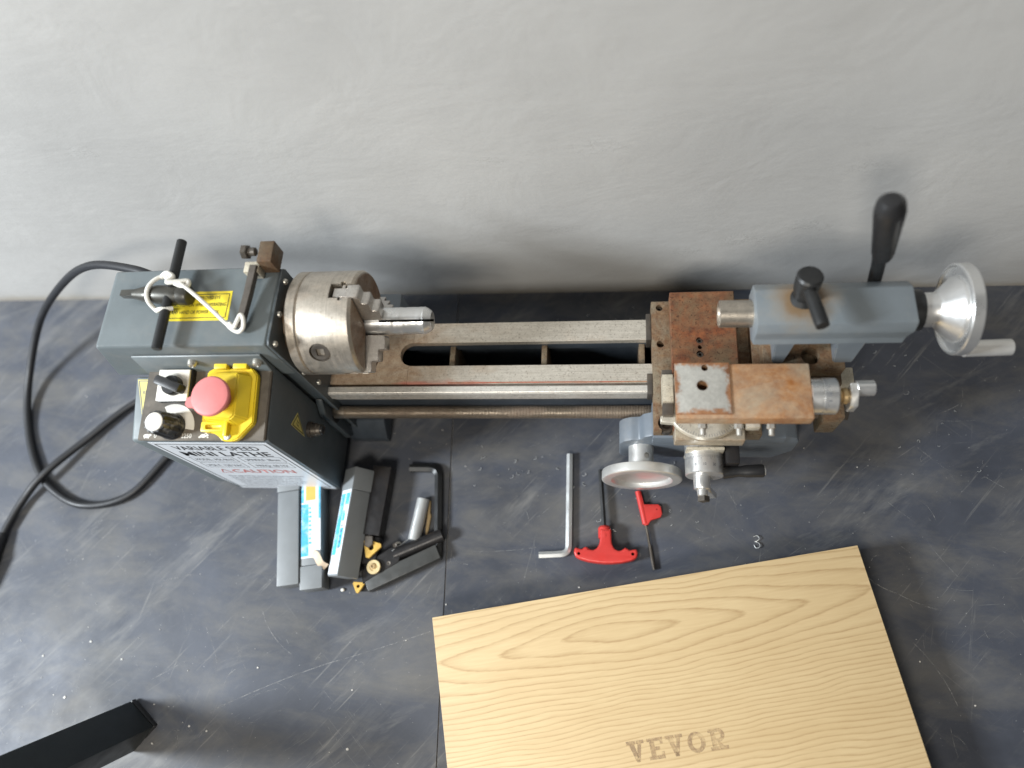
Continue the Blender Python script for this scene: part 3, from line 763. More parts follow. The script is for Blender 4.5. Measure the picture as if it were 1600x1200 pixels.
t0 = [(-101, -36), (-109, -39), (-109.5, -45), (-107, -47.5), (-98, -48)]
sheet(bm, [pl(u + 1.0, v, 29.5) for u, v in t0], NRM, 4.5)
obj('stop_button', bm, 'pink', ES)

# front label
bm = B(); LP = [(-169, 14), (-50.5, 14), (-50.5, 199), (-173, 199), (-173, 60)]
sheet(bm, [(x, -118.05, z) for x, z in LP], (0, -1, 0), 0.3)
LB = obj('label_plate', bm, 'labelwhite', L)
bm = B(); strip_frame(bm, (-169.5, -118.4, 22), (1, 0, 0), (0, 0, 1), 115, 172, 1.2, (0, -1, 0), 0.06)
for z, h, x0, x1 in ((134, 12, -160, -112), (134, 12, -106, -60), (112, 12, -160, -112), (112, 12, -106, -60)):
    strip_frame(bm, (x0, -118.4, z - 3), (1, 0, 0), (0, 0, 1), x1 - x0, h + 6, 0.5, (0, -1, 0), 0.06)
def ltext(s, size, x, z, al='CENTER', sx=1.0, bold=0.0): return text_bm(s, size, (x, -118.5, z), (1, 0, 0), (0, 0, 1), al, sx, bold)
obj('label_border', bm, 'ink', LB, 0)
for q in (ltext('VARIABLE SPEED', 19, -112, 174, 'CENTER', 0.64, 0.10), ltext('MINI LATHE', 22, -112, 153, 'CENTER', 0.82, 0.32)): obj('lettering', q, 'ink', LB, 0)
tt = [ltext('MODEL: MX-0610', 11, -136, 136, 'CENTER', 0.50), ltext('SPINDLE: 38mm', 11, -83, 136, 'CENTER', 0.5), ltext('VOLT: 120 VAC', 11, -136, 113, 'CENTER', 0.55), ltext('FREQ: 60 HZ', 11, -83, 113, 'CENTER', 0.6)]
for k, s in enumerate(('Wear approved eye protection and hearing protection.', 'Read and understand this manual before operating.', 'Keep hands and loose clothing clear of the chuck.', 'Unplug the machine before changing tools or parts.', 'Do not operate with any guard removed from it.', 'Never leave the lathe running unattended.')):
    tt.append(ltext(s, 7.0, -156, 70 - k * 8, 'LEFT', 0.57))
for q in tt: obj('lettering', q, 'greyink', LB, 0)
tt = [ltext('CAUTION', 19, -104, 87, 'CENTER', 0.85, 0.25)]
bm = B()
for (x0, z0), (x1, z1) in (((-155, 87), (-143, 87)), ((-155, 87), (-149, 101)), ((-143, 87), (-149, 101))):
    a, b = Vector((x0, -118.5, z0)), Vector((x1, -118.5, z1)); n = (b - a).cross(Vector((0, 1, 0))).normalized() * 0.6
    quad(bm, a - n, b - n, b + n, a + n)
obj('warning_symbol', bm, 'redink', LB, 0); obj('lettering', tt[0], 'redink', LB, 0)

# box side: high-voltage triangle and fuse holder
bm = B(); T3 = [(-73, 158), (-92, 129), (-91, 164)]
T3 = [(-72.5, 155), (-90.5, 131), (-88.5, 165)]
sheet(bm, [(-45.98, y, z) for y, z in T3], (1, 0, 0), 0.3)
TS = obj('voltage_sticker', bm, 'oldyellow', CB)
bm = B(); cen = Vector((-45.6, sum(p[0] for p in T3) / 3, sum(p[1] for p in T3) / 3))
tri = [cen + (Vector((-45.6, *p)) - cen) * 0.80 for p in T3]
for a, b in zip(tri, tri[1:] + tri[:1]):
    n = (b - a).cross(Vector((1, 0, 0))).normalized() * 0.55; quad(bm, a - n, b - n, b + n, a + n)
bo = [(2.6, 5), (-1.5, 0.5), (0.8, 0.5), (-2.4, -6), (2.4, -0.5), (0.2, -0.5), (4.2, 5)]
for dy in (-1.8, 2.2):
    bm.faces.new([bm.verts.new(cen + Vector((0.02, (y + dy * 1.3) * 0.62, z * 0.8))) for y, z in bo])
obj('lettering', bm, 'ink', CB, 0)
bm = B(); FHy, FHz = -80, 122
turn(bm, (-46, FHy, FHz), (-30, FHy, FHz), [(0, 8.5), (3.5, 8.5), (4, 7), (9, 7), (9.6, 6.2), (13, 6.0), (13.8, 5.2)], 28)
FH = obj('fuse_holder', bm, 'gunmetal', CB)
bm = B(); turn(bm, (-32.4, FHy, FHz), (-29, FHy, FHz), [(0, 5.6), (2.0, 5.4), (2.6, 4.6), (1.4, 3.6), (1.4, 0)], 24)
obj('fuse_cap', bm, 'blackplastic', FH)
for x in (-160, -74):
    bm = B(); prism(bm, [(-84, 11.9), (-84, 0.3), (-96, 0.3), (-98, 11.9)], 'x', x, x + 12, 0.8, 1); obj('foot', bm, 'rubber', CB)
# leadscrew opening in the foot of the headstock
bm = B(); prism(bm, [(-58, 22), (-58, 104), (-46, 120), (-44.5, 120), (-44.5, 22)], 'x', -45.5, -38, 1, 1)
BR = obj('screw_bracket', bm, 'paint_shaded', L)
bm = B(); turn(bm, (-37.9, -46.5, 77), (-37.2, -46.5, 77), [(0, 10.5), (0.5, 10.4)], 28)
obj('opening_shade', bm, 'hole', BR)  # flat near-black disc, painted as the shade inside the screw opening

# motor housing behind the chuck
bm = B(); box(bm, -150, 38, 46, 82, 30, 121, 3, 2)
obj('motor_housing', bm, 'paint_blue', L)

# guard arm on the headstock roof
bm = B(); box(bm, -45, -31, 26, 48, 266, 286, 1.0)
G = obj('guard_bracket', bm, 'darkrust', L)
bm = B(); box(bm, -60, -45.5, 20, 31, 266, 279, 0.8); obj('bracket_block', bm, 'cream', G)
bm = B(); cyl(bm, (-50, 40, 281), (-64, 40, 281), 4.0, 14)
cyl(bm, (-57, 40, 281), (-63, 40, 281), 7.0, 6, 0.8)
obj('clamp_bolt', bm, 'gunmetal', G)
bm = B(); tube(bm, [(-49.5, 26, 279), (-53, 0, 274.5), (-57.2, -33, 271)], [5.0, 4.8, 4.6], 4)
bmesh.ops.bevel(bm, geom=bm.edges[:], offset=0.5, segments=1, affect='EDGES')
obj('guard_arm', bm, 'gunmetal', G)

# ---- chuck
AX = 212.0
bm = B(); turn(bm, (-31, 0, AX), (-20, 0, AX), [(0, 37), (1, 38), (6.5, 38), (7, 30)], 48); obj('spindle_flange', bm, 'flange', L)
bm = B(); turn(bm, (-24, 0, AX), (60, 0, AX), [(0, 46), (0.3, 49), (1.6, 50.2), (9.4, 50.2), (10.2, 49.6), (10.6, 48.8), (11.4, 48.8), (11.8, 49.6), (12.6, 50), (60.5, 50), (63, 48.2), (63.4, 46), (63.4, 12)], 96)
CH = obj('chuck', bm, 'chuck', L)
JA = [math.radians(a) for a in (80, 200, 320)]
def jm(a): # local r -> radial, t -> tangential, x -> axis
    return Matrix(((0, 0, 1, 0), (math.cos(a), -math.sin(a), 0, 0), (math.sin(a), math.cos(a), 0, AX), (0, 0, 0, 1)))
cc = B()
for a in JA:
    box(cc, 8, 60, -8.2, 8.2, 31, 45, 0, 1, jm(a)); box(cc, 8, 60, -10.8, 10.8, 26.5, 31.2, 0, 1, jm(a)); box(cc, 8, 60, -8.2, 8.2, 17.5, 27, 0, 1, jm(a))
cut(CH, cc)
kd = Vector((0, -0.87, 0.50)).normalized()          # key socket looks out towards the front
ka = math.atan2(kd.z, kd.y)
cc = B(); p = Vector((6.5, 0, AX))
kp = lambda r: p + kd * r
cyl(cc, kp(46.5), kp(58), 10.2, 32, 0); cut(CH, cc)
bm = B(); fx, fy, fz = frame(kp(36), kp(60)); NP = 40; rings = []
def sq(h, t):
    q = 4 * ((t / (2 * math.pi)) % 1.0); k = int(q); u_ = (q - k) * 2 - 1
    return [(h, u_ * h), (-u_ * h, h), (-h, -u_ * h), (u_ * h, -h)][k]
for t_, r_, kind in ((0, 9.9, 0), (11.5, 9.9, 0), (12.6, 9.0, 0), (13.0, 7.4, 0), (12.7, 6.4, 0), (12.7, 3.9, 1), (1.0, 3.7, 1)):
    ring = []
    for i in range(NP):
        a = 2 * math.pi * i / NP
        px, py = (r_ * math.cos(a - math.pi / 4), r_ * math.sin(a - math.pi / 4)) if kind == 0 else sq(r_, a)
        ring.append(bm.verts.new(kp(36) + fz * t_ + fx * px + fy * py))
    rings.append(ring)
for a, b in zip(rings, rings[1:]):
    for i in range(NP): bm.faces.new((a[i], a[(i + 1) % NP], b[(i + 1) % NP], b[i]))
bm.faces.new(rings[0]); bm.faces.new(rings[-1])
PI = obj('pinion', bm, 'gunmetal', CH)
bm = B(); turn(bm, (39.2, 0, AX), (39.8, 0, AX), [(0, 47.0), (0.4, 46.6), (0.4, 11)], 72)
CF = obj('chuck_face', bm, 'chuck_face', CH)
cc = B()
for a in JA: box(cc, 5, 60, -8.4, 8.4, 30, 45, 0, 1, jm(a))
cut(CF, cc)
for a in JA:
    bm = B()
    prof = [(48.5, 33), (48.5, 44), (47, 45), (39, 45), (38, 46), (38, 51), (37, 52), (28, 52), (27, 53), (27, 57.5), (26, 58.5), (15.5, 58.5), (13.2, 57), (13.2, 33)]
    lo = [bm.verts.new((r, -7.2, x)) for r, x in prof]; hi = [bm.verts.new((r, 7.2, x)) for r, x in prof]
    bm.faces.new(lo); bm.faces.new(hi); n = len(prof)
    for i in range(n): bm.faces.new((lo[i], lo[(i + 1) % n], hi[(i + 1) % n], hi[i]))
    bmesh.ops.recalc_face_normals(bm, faces=bm.faces[:])
    bmesh.ops.bevel(bm, geom=bm.edges[:], offset=0.35, segments=1, affect='EDGES')
    box(bm, 20, 46.5, -5.2, 5.2, 20, 34, 0.3, 1); box(bm, 20, 46, -9.6, 9.6, 27, 30.5, 0.3, 1)
    for k in range(6): box(bm, 14 + k * 4.0, 16.2 + k * 4.0, -7.6, 7.6, 34.5, 38.5, 0.2, 1)
    for v in bm.verts: v.co = jm(a) @ v.co
    obj('jaw', bm, 'jaw', CH)

# ---- bed
YB0, YB1 = -41.0, 42.2
bm = B(); box(bm, 58.1, 477, 19, YB1, 114, 122, 0.4, 1); obj('rear_way', bm, 'waygrad', L)
bm = B(); prism(bm, [(-28.6, 114), (-28.6, 122), (-8, 122), (-8, 114)], 'x', 55.1, 477, 0.4, 1); obj('front_way', bm, 'waygrad', L)
# root of the bed under the chuck, closing the slot with a half-round end
bm = B()
pts = [(-43.5, -28.2), (55, -28.2)] + [(55 , -8.3)] + [(58 - 13.2 * math.cos(t), 5.6 - 13.6 * math.sin(t)) for t in [math.pi / 2 * (1 - i / 8) for i in range(9)]] + [(58 - 13.2 * math.cos(t), 5.6 + 13.6 * math.sin(t)) for t in [math.pi / 2 * i / 8 for i in range(1, 9)]] + [(58, 41.8), (-43.5, 41.8)]
prism(bm, pts, 'z', 114, 122, 0.0)
obj('bed_bridge', bm, 'waygrad', L)
bm = B(); box(bm, 100, 315, -28.4, -26.9, 119, 122.3, 0.2, 1); obj('red_way_edge', bm, 'redway', L)
bm = B(); prism(bm, [(-28.8, 100), (-28.8, 117), (-31.4, 117), (-32.6, 124.6), (-33.2, 125), (-39.4, 124.6), (YB0, 122.6), (YB0, 110), (-38, 108), (-38, 100)], 'x', -43.5, 476.5, 0.25, 1)
obj('v_way', bm, 'vway', L, 12)
bm = B(); prism(bm, [(-37.5, 34), (-37.5, 113.8), (-9, 113.8), (-9, 100), (-20, 90), (-20, 34)], 'x', -44, 476, 1, 1)
prism(bm, [(41, 34), (41, 113.8), (20, 113.8), (20, 100), (28, 90), (28, 34)], 'x', -44, 476, 1, 1)
box(bm, -44, 476, -19.5, 27.5, 34, 38)
obj('bed', bm, 'bed_paint', L)
for x in (99.5, 200, 303, 404):
    bm = B(); box(bm, x - 3, x + 3, -19, 27, 39, 109, 0.8); obj('bed_rib', bm, 'saddle', L)
for x0 in (-42, 428):
    bm = B(); prism(bm, [(-56, 0.3), (-56, 14), (-40, 33.5), (44, 33.5), (60, 14), (60, 0.3)], 'x', x0, x0 + 46, 1.5, 2); obj('bed_foot', bm, 'bed_paint', L)
bm = B()
LY, LZ = -46.2, 81.5
cyl(bm, (-40, LY, LZ), (-24, LY, LZ), 7.2, 24)
helix(bm, (-24, LY, LZ), (480, LY, LZ), 7.2, 1.6, 0.7, 22)
obj('leadscrew', bm, 'lead_steel', L)
bm = B(); box(bm, 479, 498, -62, -38, 60, 108, 2); SB = obj('end_bracket', bm, 'saddle', L)
bm = B(); box(bm, 478, 506, -36, -14, 90, 122, 1.5); obj('bracket_cap', bm, 'cream', SB)
bm = B(); cyl(bm, (498, LY, LZ), (508, LY, LZ), 9, 6, 0.8); obj('end_nut', bm, 'gunmetal', SB)

# ---- saddle
bm = B(); box(bm, 312.5, 332, -82, 58.5, 112, 131, 0.8); box(bm, 331.5, 414, -86, 60, 112, 129)
SA = obj('saddle', bm, 'saddle', L)
cc = B(); cyl(cc, (321, 51, 120), (321, 51, 140), 3.6, 20, 0); cyl(cc, (321, 9.6, 120), (321, 9.6, 140), 3.8, 20, 0); cyl(cc, (325, -75, 114), (325, -75, 140), 8.5, 28, 0)
cut(SA, cc)
for y, r in ((51, 2.6),):
    bm = B(); turn(bm, (321, y, 121), (321, y, 127), [(0, 3.5), (5, 3.3), (5, 1.6), (2, 1.5), (2, 0)], 18); obj('socket_screw', bm, 'gunmetal', SA)
bm = B(); turn(bm, (325, -75, 114.5), (325, -75, 125), [(0, 7.6), (8, 7.4), (9, 6.6), (9, 4), (4, 3.8), (4, 0)], 24); obj('socket_screw', bm, 'gunmetal', SA)
bm = B(); box(bm, 307, 312.3, 16, 46, 108, 128, 0.8); obj('way_wiper', bm, 'gunmetal', SA)
bm = B(); box(bm, 307, 312.3, -44, -22, 112, 130, 0.8); obj('way_wiper', bm, 'gunmetal', SA)
bm = B(); box(bm, 414.2, 426, -20, 42, 110, 124, 0.8); obj('saddle_wing', bm, 'saddle', SA)
# apron
bm = B()
pts = [(279, 40), (279, 82), (283, 90), (291, 95.5), (300, 97), (303, 105), (312, 111), (440, 111), (452, 104), (456, 92), (456, 60), (440, 34), (290, 32)]
prism(bm, pts, 'y', -82, -56, 2.5, 2)
AP = obj('apron', bm, 'apron', L)
bm = B(); box(bm, 312, 440, -84, -46, 90, 111.5, 1); obj('apron_web', bm, 'apron', AP)

# carriage handwheel
HX, HZ = 301.5, 71.0
bm = B(); turn(bm, (HX, -79.5, HZ), (HX, -125, HZ), [(0, 12.4), (0.6, 13), (26, 13), (26.2, 20), (28.4, 38), (28.8, 40.4), (29.8, 41), (37.6, 41), (38.4, 40.2), (38.6, 39.4), (38.6, 31.4), (38, 30.6), (34, 28.5), (32.5, 20), (32.2, 0)], 72)
CW = obj('carriage_handwheel', bm, 'alu_matt', L)
cc = B(); cyl(cc, (306, -93, 78), (309.5, -96, 96), 3.0, 18, 0); cut(CW, cc)

# cross slide
bm = B(); prism(bm, [(330.5, 129.5), (330.5, 148), (394, 148), (394, 129.5)], 'y', -84, 60, 0.8, 1)
CS = obj('cross_slide', bm, 'cross', L)
cc = B()
for y, r in ((5.4, 3.4), (-2, 2.2), (-9.2, 3.6)): cyl(cc, (358, y, 140), (358, y, 155), r, 20, 0)
cut(CS, cc)
for y in (5.4, -9.2):
    bm = B(); turn(bm, (358, y, 140.5), (358, y, 148), [(0, 3.2), (5.4, 3.1), (5.6, 1.5), (2, 1.4), (2, 0)], 18); obj('socket_screw', bm, 'gunmetal', CS)
bm = B(); prism(bm, [(331, 128), (331, 146.5), (395.5, 146.5), (395.5, 128)], 'y', -97, -84.2, 0.9, 1); obj('slide_end_block', bm, 'tan_steel', CS)
bm = B(); box(bm, 343, 379, -101, -97.2, 92, 127.5, 1.5); obj('dial_bracket', bm, 'cream', CS)
# dial and crank
DX, DZ = 361.0, 108.0
bm = B(); turn(bm, (DX, -80, DZ), (DX, -125, DZ), [(0, 17), (6, 17.2), (6.2, 18.4), (24, 18.4), (24.3, 18.0), (24.8, 18.0), (25.1, 18.4), (41, 18.4), (42, 17.6), (42.4, 9)], 56)
CD = obj('cross_dial', bm, 'alu', L)
bm = B()
for i in range(26):
    a = math.radians(18 + 144 * i / 25); c, s = math.cos(a), math.sin(a); h = 4.2 if i % 5 == 0 else 2.4
    e = Vector((-s, 0, c)) * 0.16
    p0 = Vector((DX + 18.46 * c, -105.2, DZ + 18.46 * s)); p1 = p0 - Vector((0, h, 0)); quad(bm, p0 - e, p0 + e, p1 + e, p1 - e)
tt = []
for s, a in (('0', 122), ('10', 95), ('20', 66)):
    a = math.radians(a); c, sn = math.cos(a), math.sin(a)
    tt.append(text_bm(s, 3.6, (DX + 18.7 * c, -115.5, DZ + 18.7 * sn), (sn, 0, -c), (0, 1, 0), 'CENTER', 0.9, 0.03))
a = math.radians(98); tt.append(text_bm('0.02mm', 3.2, (DX + 18.7 * math.cos(a), -98.5, DZ + 18.7 * math.sin(a)), (math.sin(a), 0, -math.cos(a)), (0, 1, 0), 'CENTER', 0.9))
obj('lettering', join(bm, *tt), 'greyink', CD, 0)
bm = B(); turn(bm, (DX - 3, -122, DZ), (DX - 3, -150, DZ), [(0, 8), (12, 8), (13, 7.4), (14, 5), (19, 5), (20, 4)], 28); CN = obj('crank_hub', bm, 'alu', CD)
bm = B(); prism(bm, [(DX - 9, DZ - 8), (DX + 4, DZ - 6), (DX + 16, DZ - 42), (DX + 6, DZ - 46)], 'y', -134, -128, 1.0, 1); obj('crank_arm', bm, 'alu', CD)
bm = B(); cyl(bm, (DX - 2, -141.5, DZ), (DX - 2, -147, DZ), 5.6, 4, 0.6); obj('screw_end', bm, 'gunmetal', CD)
bm = B(); box(bm, 380, 393, -113, -84, 92, 124, 2); HBk = obj('handle_block', bm, 'holder', CD)
bm = B(); turn(bm, (378, -118, 109), (420, -116, 110), [(0, 6.5), (8, 6), (14, 5), (22, 6), (37, 6.4), (38.5, 5.8)], 24); obj('crank_handle', bm, 'blackplastic', CD)
bm = B(); turn(bm, (416, -116.2, 110), (421, -116, 110), [(0, 4.8), (1.6, 4.4), (2.2, 2.4)], 20); obj('handle_rivet', bm, 'chrome', CD)

# compound slide
bm = B()
pts = [(359 + 37 * math.cos(math.radians(a)), -61 + 37 * math.sin(math.radians(a))) for a in range(0, 360, 6)]
prism(bm, pts, 'z', 148.2, 156.5, 0.7, 1)
prism(bm, [(317.5, -82.5), (317.5, -76.5), (345, -72), (345, -92), (338, -87), (331, -83.5)], 'z', 149, 156.6, 0.6, 1)
SD2 = obj('swivel_disc', bm, 'disc', L)
bm = B()
for i in range(31):
    a = math.radians(210 + 4 * i); c, s = math.cos(a), math.sin(a)
    e = Vector((-s, c, 0)) * 0.16; h = 4 if i % 5 == 0 else 2.4
    p1 = Vector((359 + 36.2 * c, -61 + 36.2 * s, 156.58)); p0 = p1 - Vector((c, s, 0)) * h; quad(bm, p0 - e, p0 + e, p1 + e, p1 - e)
obj('degree_marks', bm, 'greyink', SD2, 0)
bm = B(); box(bm, 331, 420, -82, -46, 156.6, 179.5, 0.8); obj('slide_base', bm, 'saddle', L)
bm = B(); box(bm, 319.6, 329.2, -78, -32, 150, 163, 0.6); obj('gib_back', bm, 'gunmetal', L)
bm = B(); box(bm, 319.2, 329.6, -66, -38, 151, 166, 0.6); obj('gib_strip', bm, 'cream', L)
bm = B(); box(bm, 329.5, 446, -92.5, -40, 179.8, 195, 1.8, 2)
CO = obj('compound_slide', bm, 'compound', L)
bm = B(); box(bm, 328.8, 377, -88.5, -39.4, 193, 196.6, 0.7)
TP = obj('tool_seat', bm, 'seat', CO)
cc = B(); cyl(cc, (355.4, -44.5, 190), (355.4, -44.5, 200), 3.0, 20, 0); cyl(cc, (352.6, -61.5, 180), (352.6, -61.5, 200), 4.9, 24, 0); cut(TP, cc)
cc = B(); cyl(cc, (355.4, -44.5, 184), (355.4, -44.5, 200), 3.0, 20, 0); cyl(cc, (352.6, -61.5, 178), (352.6, -61.5, 200), 4.9, 24, 0); cut(CO, cc)
for x in (354, 386, 414):
    bm = B(); cyl(bm, (x, -82, 172), (x, -94, 171), 4.2, 6, 0.6); cyl(bm, (x, -93.5, 171), (x, -100, 170), 2.6, 14, 0.4)
    obj('gib_screw', bm, 'cleansteel', CO)
bm = B(); box(bm, 392, 404, -94, -82, 166, 176, 1); obj('gib_lock', bm, 'disc', CO)
bm = B(); turn(bm, (446, -66, 180), (472, -66, 180), [(0, 15.4), (0.5, 16.2), (9.5, 16.2), (9.8, 15.7), (10.4, 15.7), (10.7, 16.4), (22, 16.4), (23, 15.6), (23.3, 6)], 48)
TD = obj('compound_dial', bm, 'alu', CO)
bm = B()
for i in range(24):
    a = math.radians(20 + 140 * i / 23); c, s = math.cos(a), math.sin(a); h = 3.6 if i % 5 == 0 else 2.2
    e = Vector((0, -s, c)) * 0.16; p0 = Vector((457.2, -66 + 16.46 * c, 180 + 16.46 * s)); p1 = p0 + Vector((h, 0, 0)); quad(bm, p0 - e, p0 + e, p1 + e, p1 - e)
tt = []
for s, a in (('10', 105), ('0', 125)):
    a = math.radians(a); c, sn = math.cos(a), math.sin(a)
    tt.append(text_bm(s, 4, (462, -66 + 16.8 * c, 180 + 16.8 * sn), (0, sn, -c), (-1, 0, 0), 'CENTER', 0.9, 0.03))
obj('lettering', join(bm, *tt), 'greyink', CO, 0)
bm = B(); turn(bm, (469, -66, 180), (500, -66, 180), [(0, 7), (4, 6.6), (5, 5), (6, 7.2), (9, 7.6), (11, 6), (12, 5)], 24); obj('dial_nut', bm, 'brass', CO)
bm = B(); prism(bm, [(-76, 166), (-76, 180), (-66, 188), (-56, 188), (-58, 178), (-66, 168)], 'x', 480.5, 487.5, 0.8, 1); obj('ball_crank', bm, 'alu_matt', CO)
bm = B(); cyl(bm, (486, -59.5, 182), (502, -59, 181.5), 7.0, 28, 0.8); obj('crank_handle', bm, 'alu', CO)

# ---- tailstock
bm = B(); prism(bm, [(-27, 206), (-24.5, 212), (-24.5, 223), (-20.5, 233.5), (13.5, 233.5), (23, 226), (23, 206), (15, 196), (-18, 196)], 'x', 397, 527, 1.6, 2)
for v in bm.verts:
    if v.co.x > 515 and v.co.z < 225: v.co.x -= (225 - v.co.z) * 0.28
TB = obj('tailstock', bm, 'paint_stained', L)
for x0, x1, x2, x3 in ((416, 434, 421, 431), (468, 493, 475, 492)):
    bm = B()
    a_ = [bm.verts.new(p) for p in ((x0, -25.5, 208), (x1, -25.5, 208), (x1, 20, 208), (x0, 20, 208))]
    b_ = [bm.verts.new(p) for p in ((x2, -27, 164), (x3, -27, 164), (x3, 24, 164), (x2, 24, 164))]
    bm.faces.new(a_); bm.faces.new(b_)
    for i in range(4): bm.faces.new((a_[i], a_[(i + 1) % 4], b_[(i + 1) % 4], b_[i]))
    bmesh.ops.recalc_face_normals(bm, faces=bm.faces[:]); bmesh.ops.bevel(bm, geom=bm.edges[:], offset=1, segments=2, affect='EDGES')
    obj('tailstock_leg', bm, 'paint_blue', TB)
bm = B(); box(bm, 414, 486, -33, 34, 143, 164.5, 1.5); TBs = obj('tailstock_base', bm, 'saddle', L)
cc = B(); cyl(cc, (456, -20, 150), (456, -20, 170), 8.5, 28, 0); cut(TBs, cc)
bm = B(); box(bm, 408, 488, -40, 40, 122.5, 142.6, 1); obj('tailstock_shoe', bm, 'saddle', L)
bm = B(); turn(bm, (368, 1.5, 212), (400, 1, 212), [(6, 0), (6, 7), (0.6, 9.5), (0, 11), (0.8, 12.2), (32, 12.2)], 40); obj('quill', bm, 'screw_steel', TB)
# clamp bolt boss and lever
bm = B(); turn(bm, (437, 6, 232), (437, 11, 262), [(0, 13), (3, 9), (10, 8.5), (12, 10.5), (28, 11), (30, 9.5), (31, 0)], 28)
KL = obj('quill_lock', bm, 'black', TB)
bm = B(); tube(bm, spline([(437, 2, 252), (438.5, -8, 254.5), (443, -34, 257)], 4), [5.4, 5.4, 5.5, 5.6, 5.7, 5.8, 5.9, 6.0, 5.6], 16); obj('lock_handle', bm, 'black', TB)
# long clamping lever behind
bm = B()
tube(bm, spline([(512, 26, 150), (509, 28, 185), (503, 30, 216), (497.5, 30, 245), (492.5, 30, 264)], 5), 7.0, 16, True, 0.8)
KV = obj('clamp_lever', bm, 'black', TB)
bm = B(); p0, p1 = Vector((497, 30, 256)), Vector((478.5, 30, 337)); LL = (p1 - p0).length
turn(bm, p0, p1, [(0, 7.5), (LL * 0.10, 9.0), (LL * 0.5, 10.4), (LL * 0.80, 11.6), (LL * 0.92, 10.4), (LL * 0.98, 6.5), (LL, 0)], 28); obj('lever_grip', bm, 'blackplastic', TB)
# tailstock handwheel
WX = 527.0
bm = B(); turn(bm, (WX - 2, 1.5, 212), (WX + 14, 1.5, 212), [(0, 17.5), (2, 18), (12, 18), (12.5, 15)], 36); obj('dial_ring', bm, 'black', TB)
bm = B(); turn(bm, (536, 1.5, 212), (610, 1.5, 212), [(0, 14), (0.6, 15), (12.5, 15), (13.5, 15.6), (26.6, 27.6), (27.2, 28.2), (29.5, 29), (29.5, 36), (27.4, 36.8), (27.0, 37.6), (27.4, 39), (28.2, 39.6), (36.5, 39.8), (37.4, 39), (37.6, 36), (36, 33), (34, 10), (34, 0)], 80)
HW = obj('tailstock_handwheel', bm, 'alu', TB)
bm = B(); cyl(bm, (572, -26, 190), (577, -26, 190), 6, 20); cyl(bm, (576, -26, 190), (616, -25, 190), 7.2, 28, 1.0); obj('wheel_handle', bm, 'alu_matt', TB)

# ================================================================== things on the lathe
bm = B(); rings = []
ang = math.atan2(0.89, -0.45); NW = 60; sw = 1.15
def slit_ring(x, r, depth=0.0):
    depth = min(depth, r * 1.6)
    a0 = math.asin(sw / r) if depth else 0.0
    e, n = Vector((0, math.cos(ang), math.sin(ang))), Vector((0, -math.sin(ang), math.cos(ang))); c = Vector((x, 1, AX)); out = []
    for i in range(NW + 1):
        t = a0 + 0.0001 + (2 * math.pi - 2 * a0 - 0.0002) * i / NW
        rr = r + random.uniform(-0.10, 0.10) * (x > 60)
        out.append(c + (e * math.cos(t) + n * math.sin(t)) * rr)
    out += [c + e * (r - depth) - n * (sw if depth else 0.001), c + e * (r - depth) + n * (sw if depth else 0.001)]
    return [bm.verts.new(p) for p in out]
prof = [(28, 12.4), (40, 13), (54, 13), (54.2, 13)]
k = 54.6
while k < 97: prof.append((k, 13 + random.uniform(-0.25, 0.15))); k += random.uniform(0.7, 2.2)
prof += [(97.4, 12.6), (99.5, 11.6), (102, 9.6), (103.2, 8.2)]
rings = [slit_ring(x, r, 21 if 54.1 < x else 0.6) for x, r in prof]
n = len(rings[0])
for a, b in zip(rings, rings[1:]):
    for i in range(n): bm.faces.new((a[i], a[(i + 1) % n], b[(i + 1) % n], b[i]))
bm.faces.new(rings[0]); bm.faces.new(rings[-1])
bm.normal_update()
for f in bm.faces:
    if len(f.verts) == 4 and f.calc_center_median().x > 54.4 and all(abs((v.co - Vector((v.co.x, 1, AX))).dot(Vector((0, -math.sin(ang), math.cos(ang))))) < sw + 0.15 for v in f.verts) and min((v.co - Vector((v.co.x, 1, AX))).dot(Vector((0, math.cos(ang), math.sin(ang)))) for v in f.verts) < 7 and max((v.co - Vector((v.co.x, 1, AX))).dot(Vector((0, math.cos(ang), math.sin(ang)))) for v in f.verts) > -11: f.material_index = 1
WP = obj('slit_bar', bm, 'alu', None, 30); WP.data.materials.append(M['holder'])  # slit walls coloured black to stand for the shade deep in the slit
tag(WP, 'short bright aluminium bar with a slit along it, gripped in the chuck jaws', 'workpiece')

KEY = empty('chuck_key', (-140, 2, 265)); tag(KEY, 'black T-handled chuck key lying on the headstock roof, tied with white cord', 'chuck key')
KZ = 274.0
bm = B(); turn(bm, (-167, 3, KZ), (-110, 0, KZ), [(0, 4.8), (4, 5.6), (12, 7.8), (16, 8.6), (20, 8.0), (24, 8.8), (44, 9.0), (46, 8.4), (47, 9.4), (54, 9.4), (56, 8.6), (57, 6)], 32)
obj('key_body', bm, 'keybody', KEY)
bm = B(); tube(bm, [(-180.5, 3.8, KZ - 0.6), (-166, 3, KZ)], [4.4, 4.9], 4); bmesh.ops.bevel(bm, geom=bm.edges[:], offset=0.4, segments=1, affect='EDGES'); obj('square_tip', bm, 'keybody', KEY)
bm = B(); cyl(bm, (-130, -54.5, KZ + 1.5), (-128.5, 56, KZ + 5), 4.6, 24, 0.7); obj('cross_handle', bm, 'black', KEY)

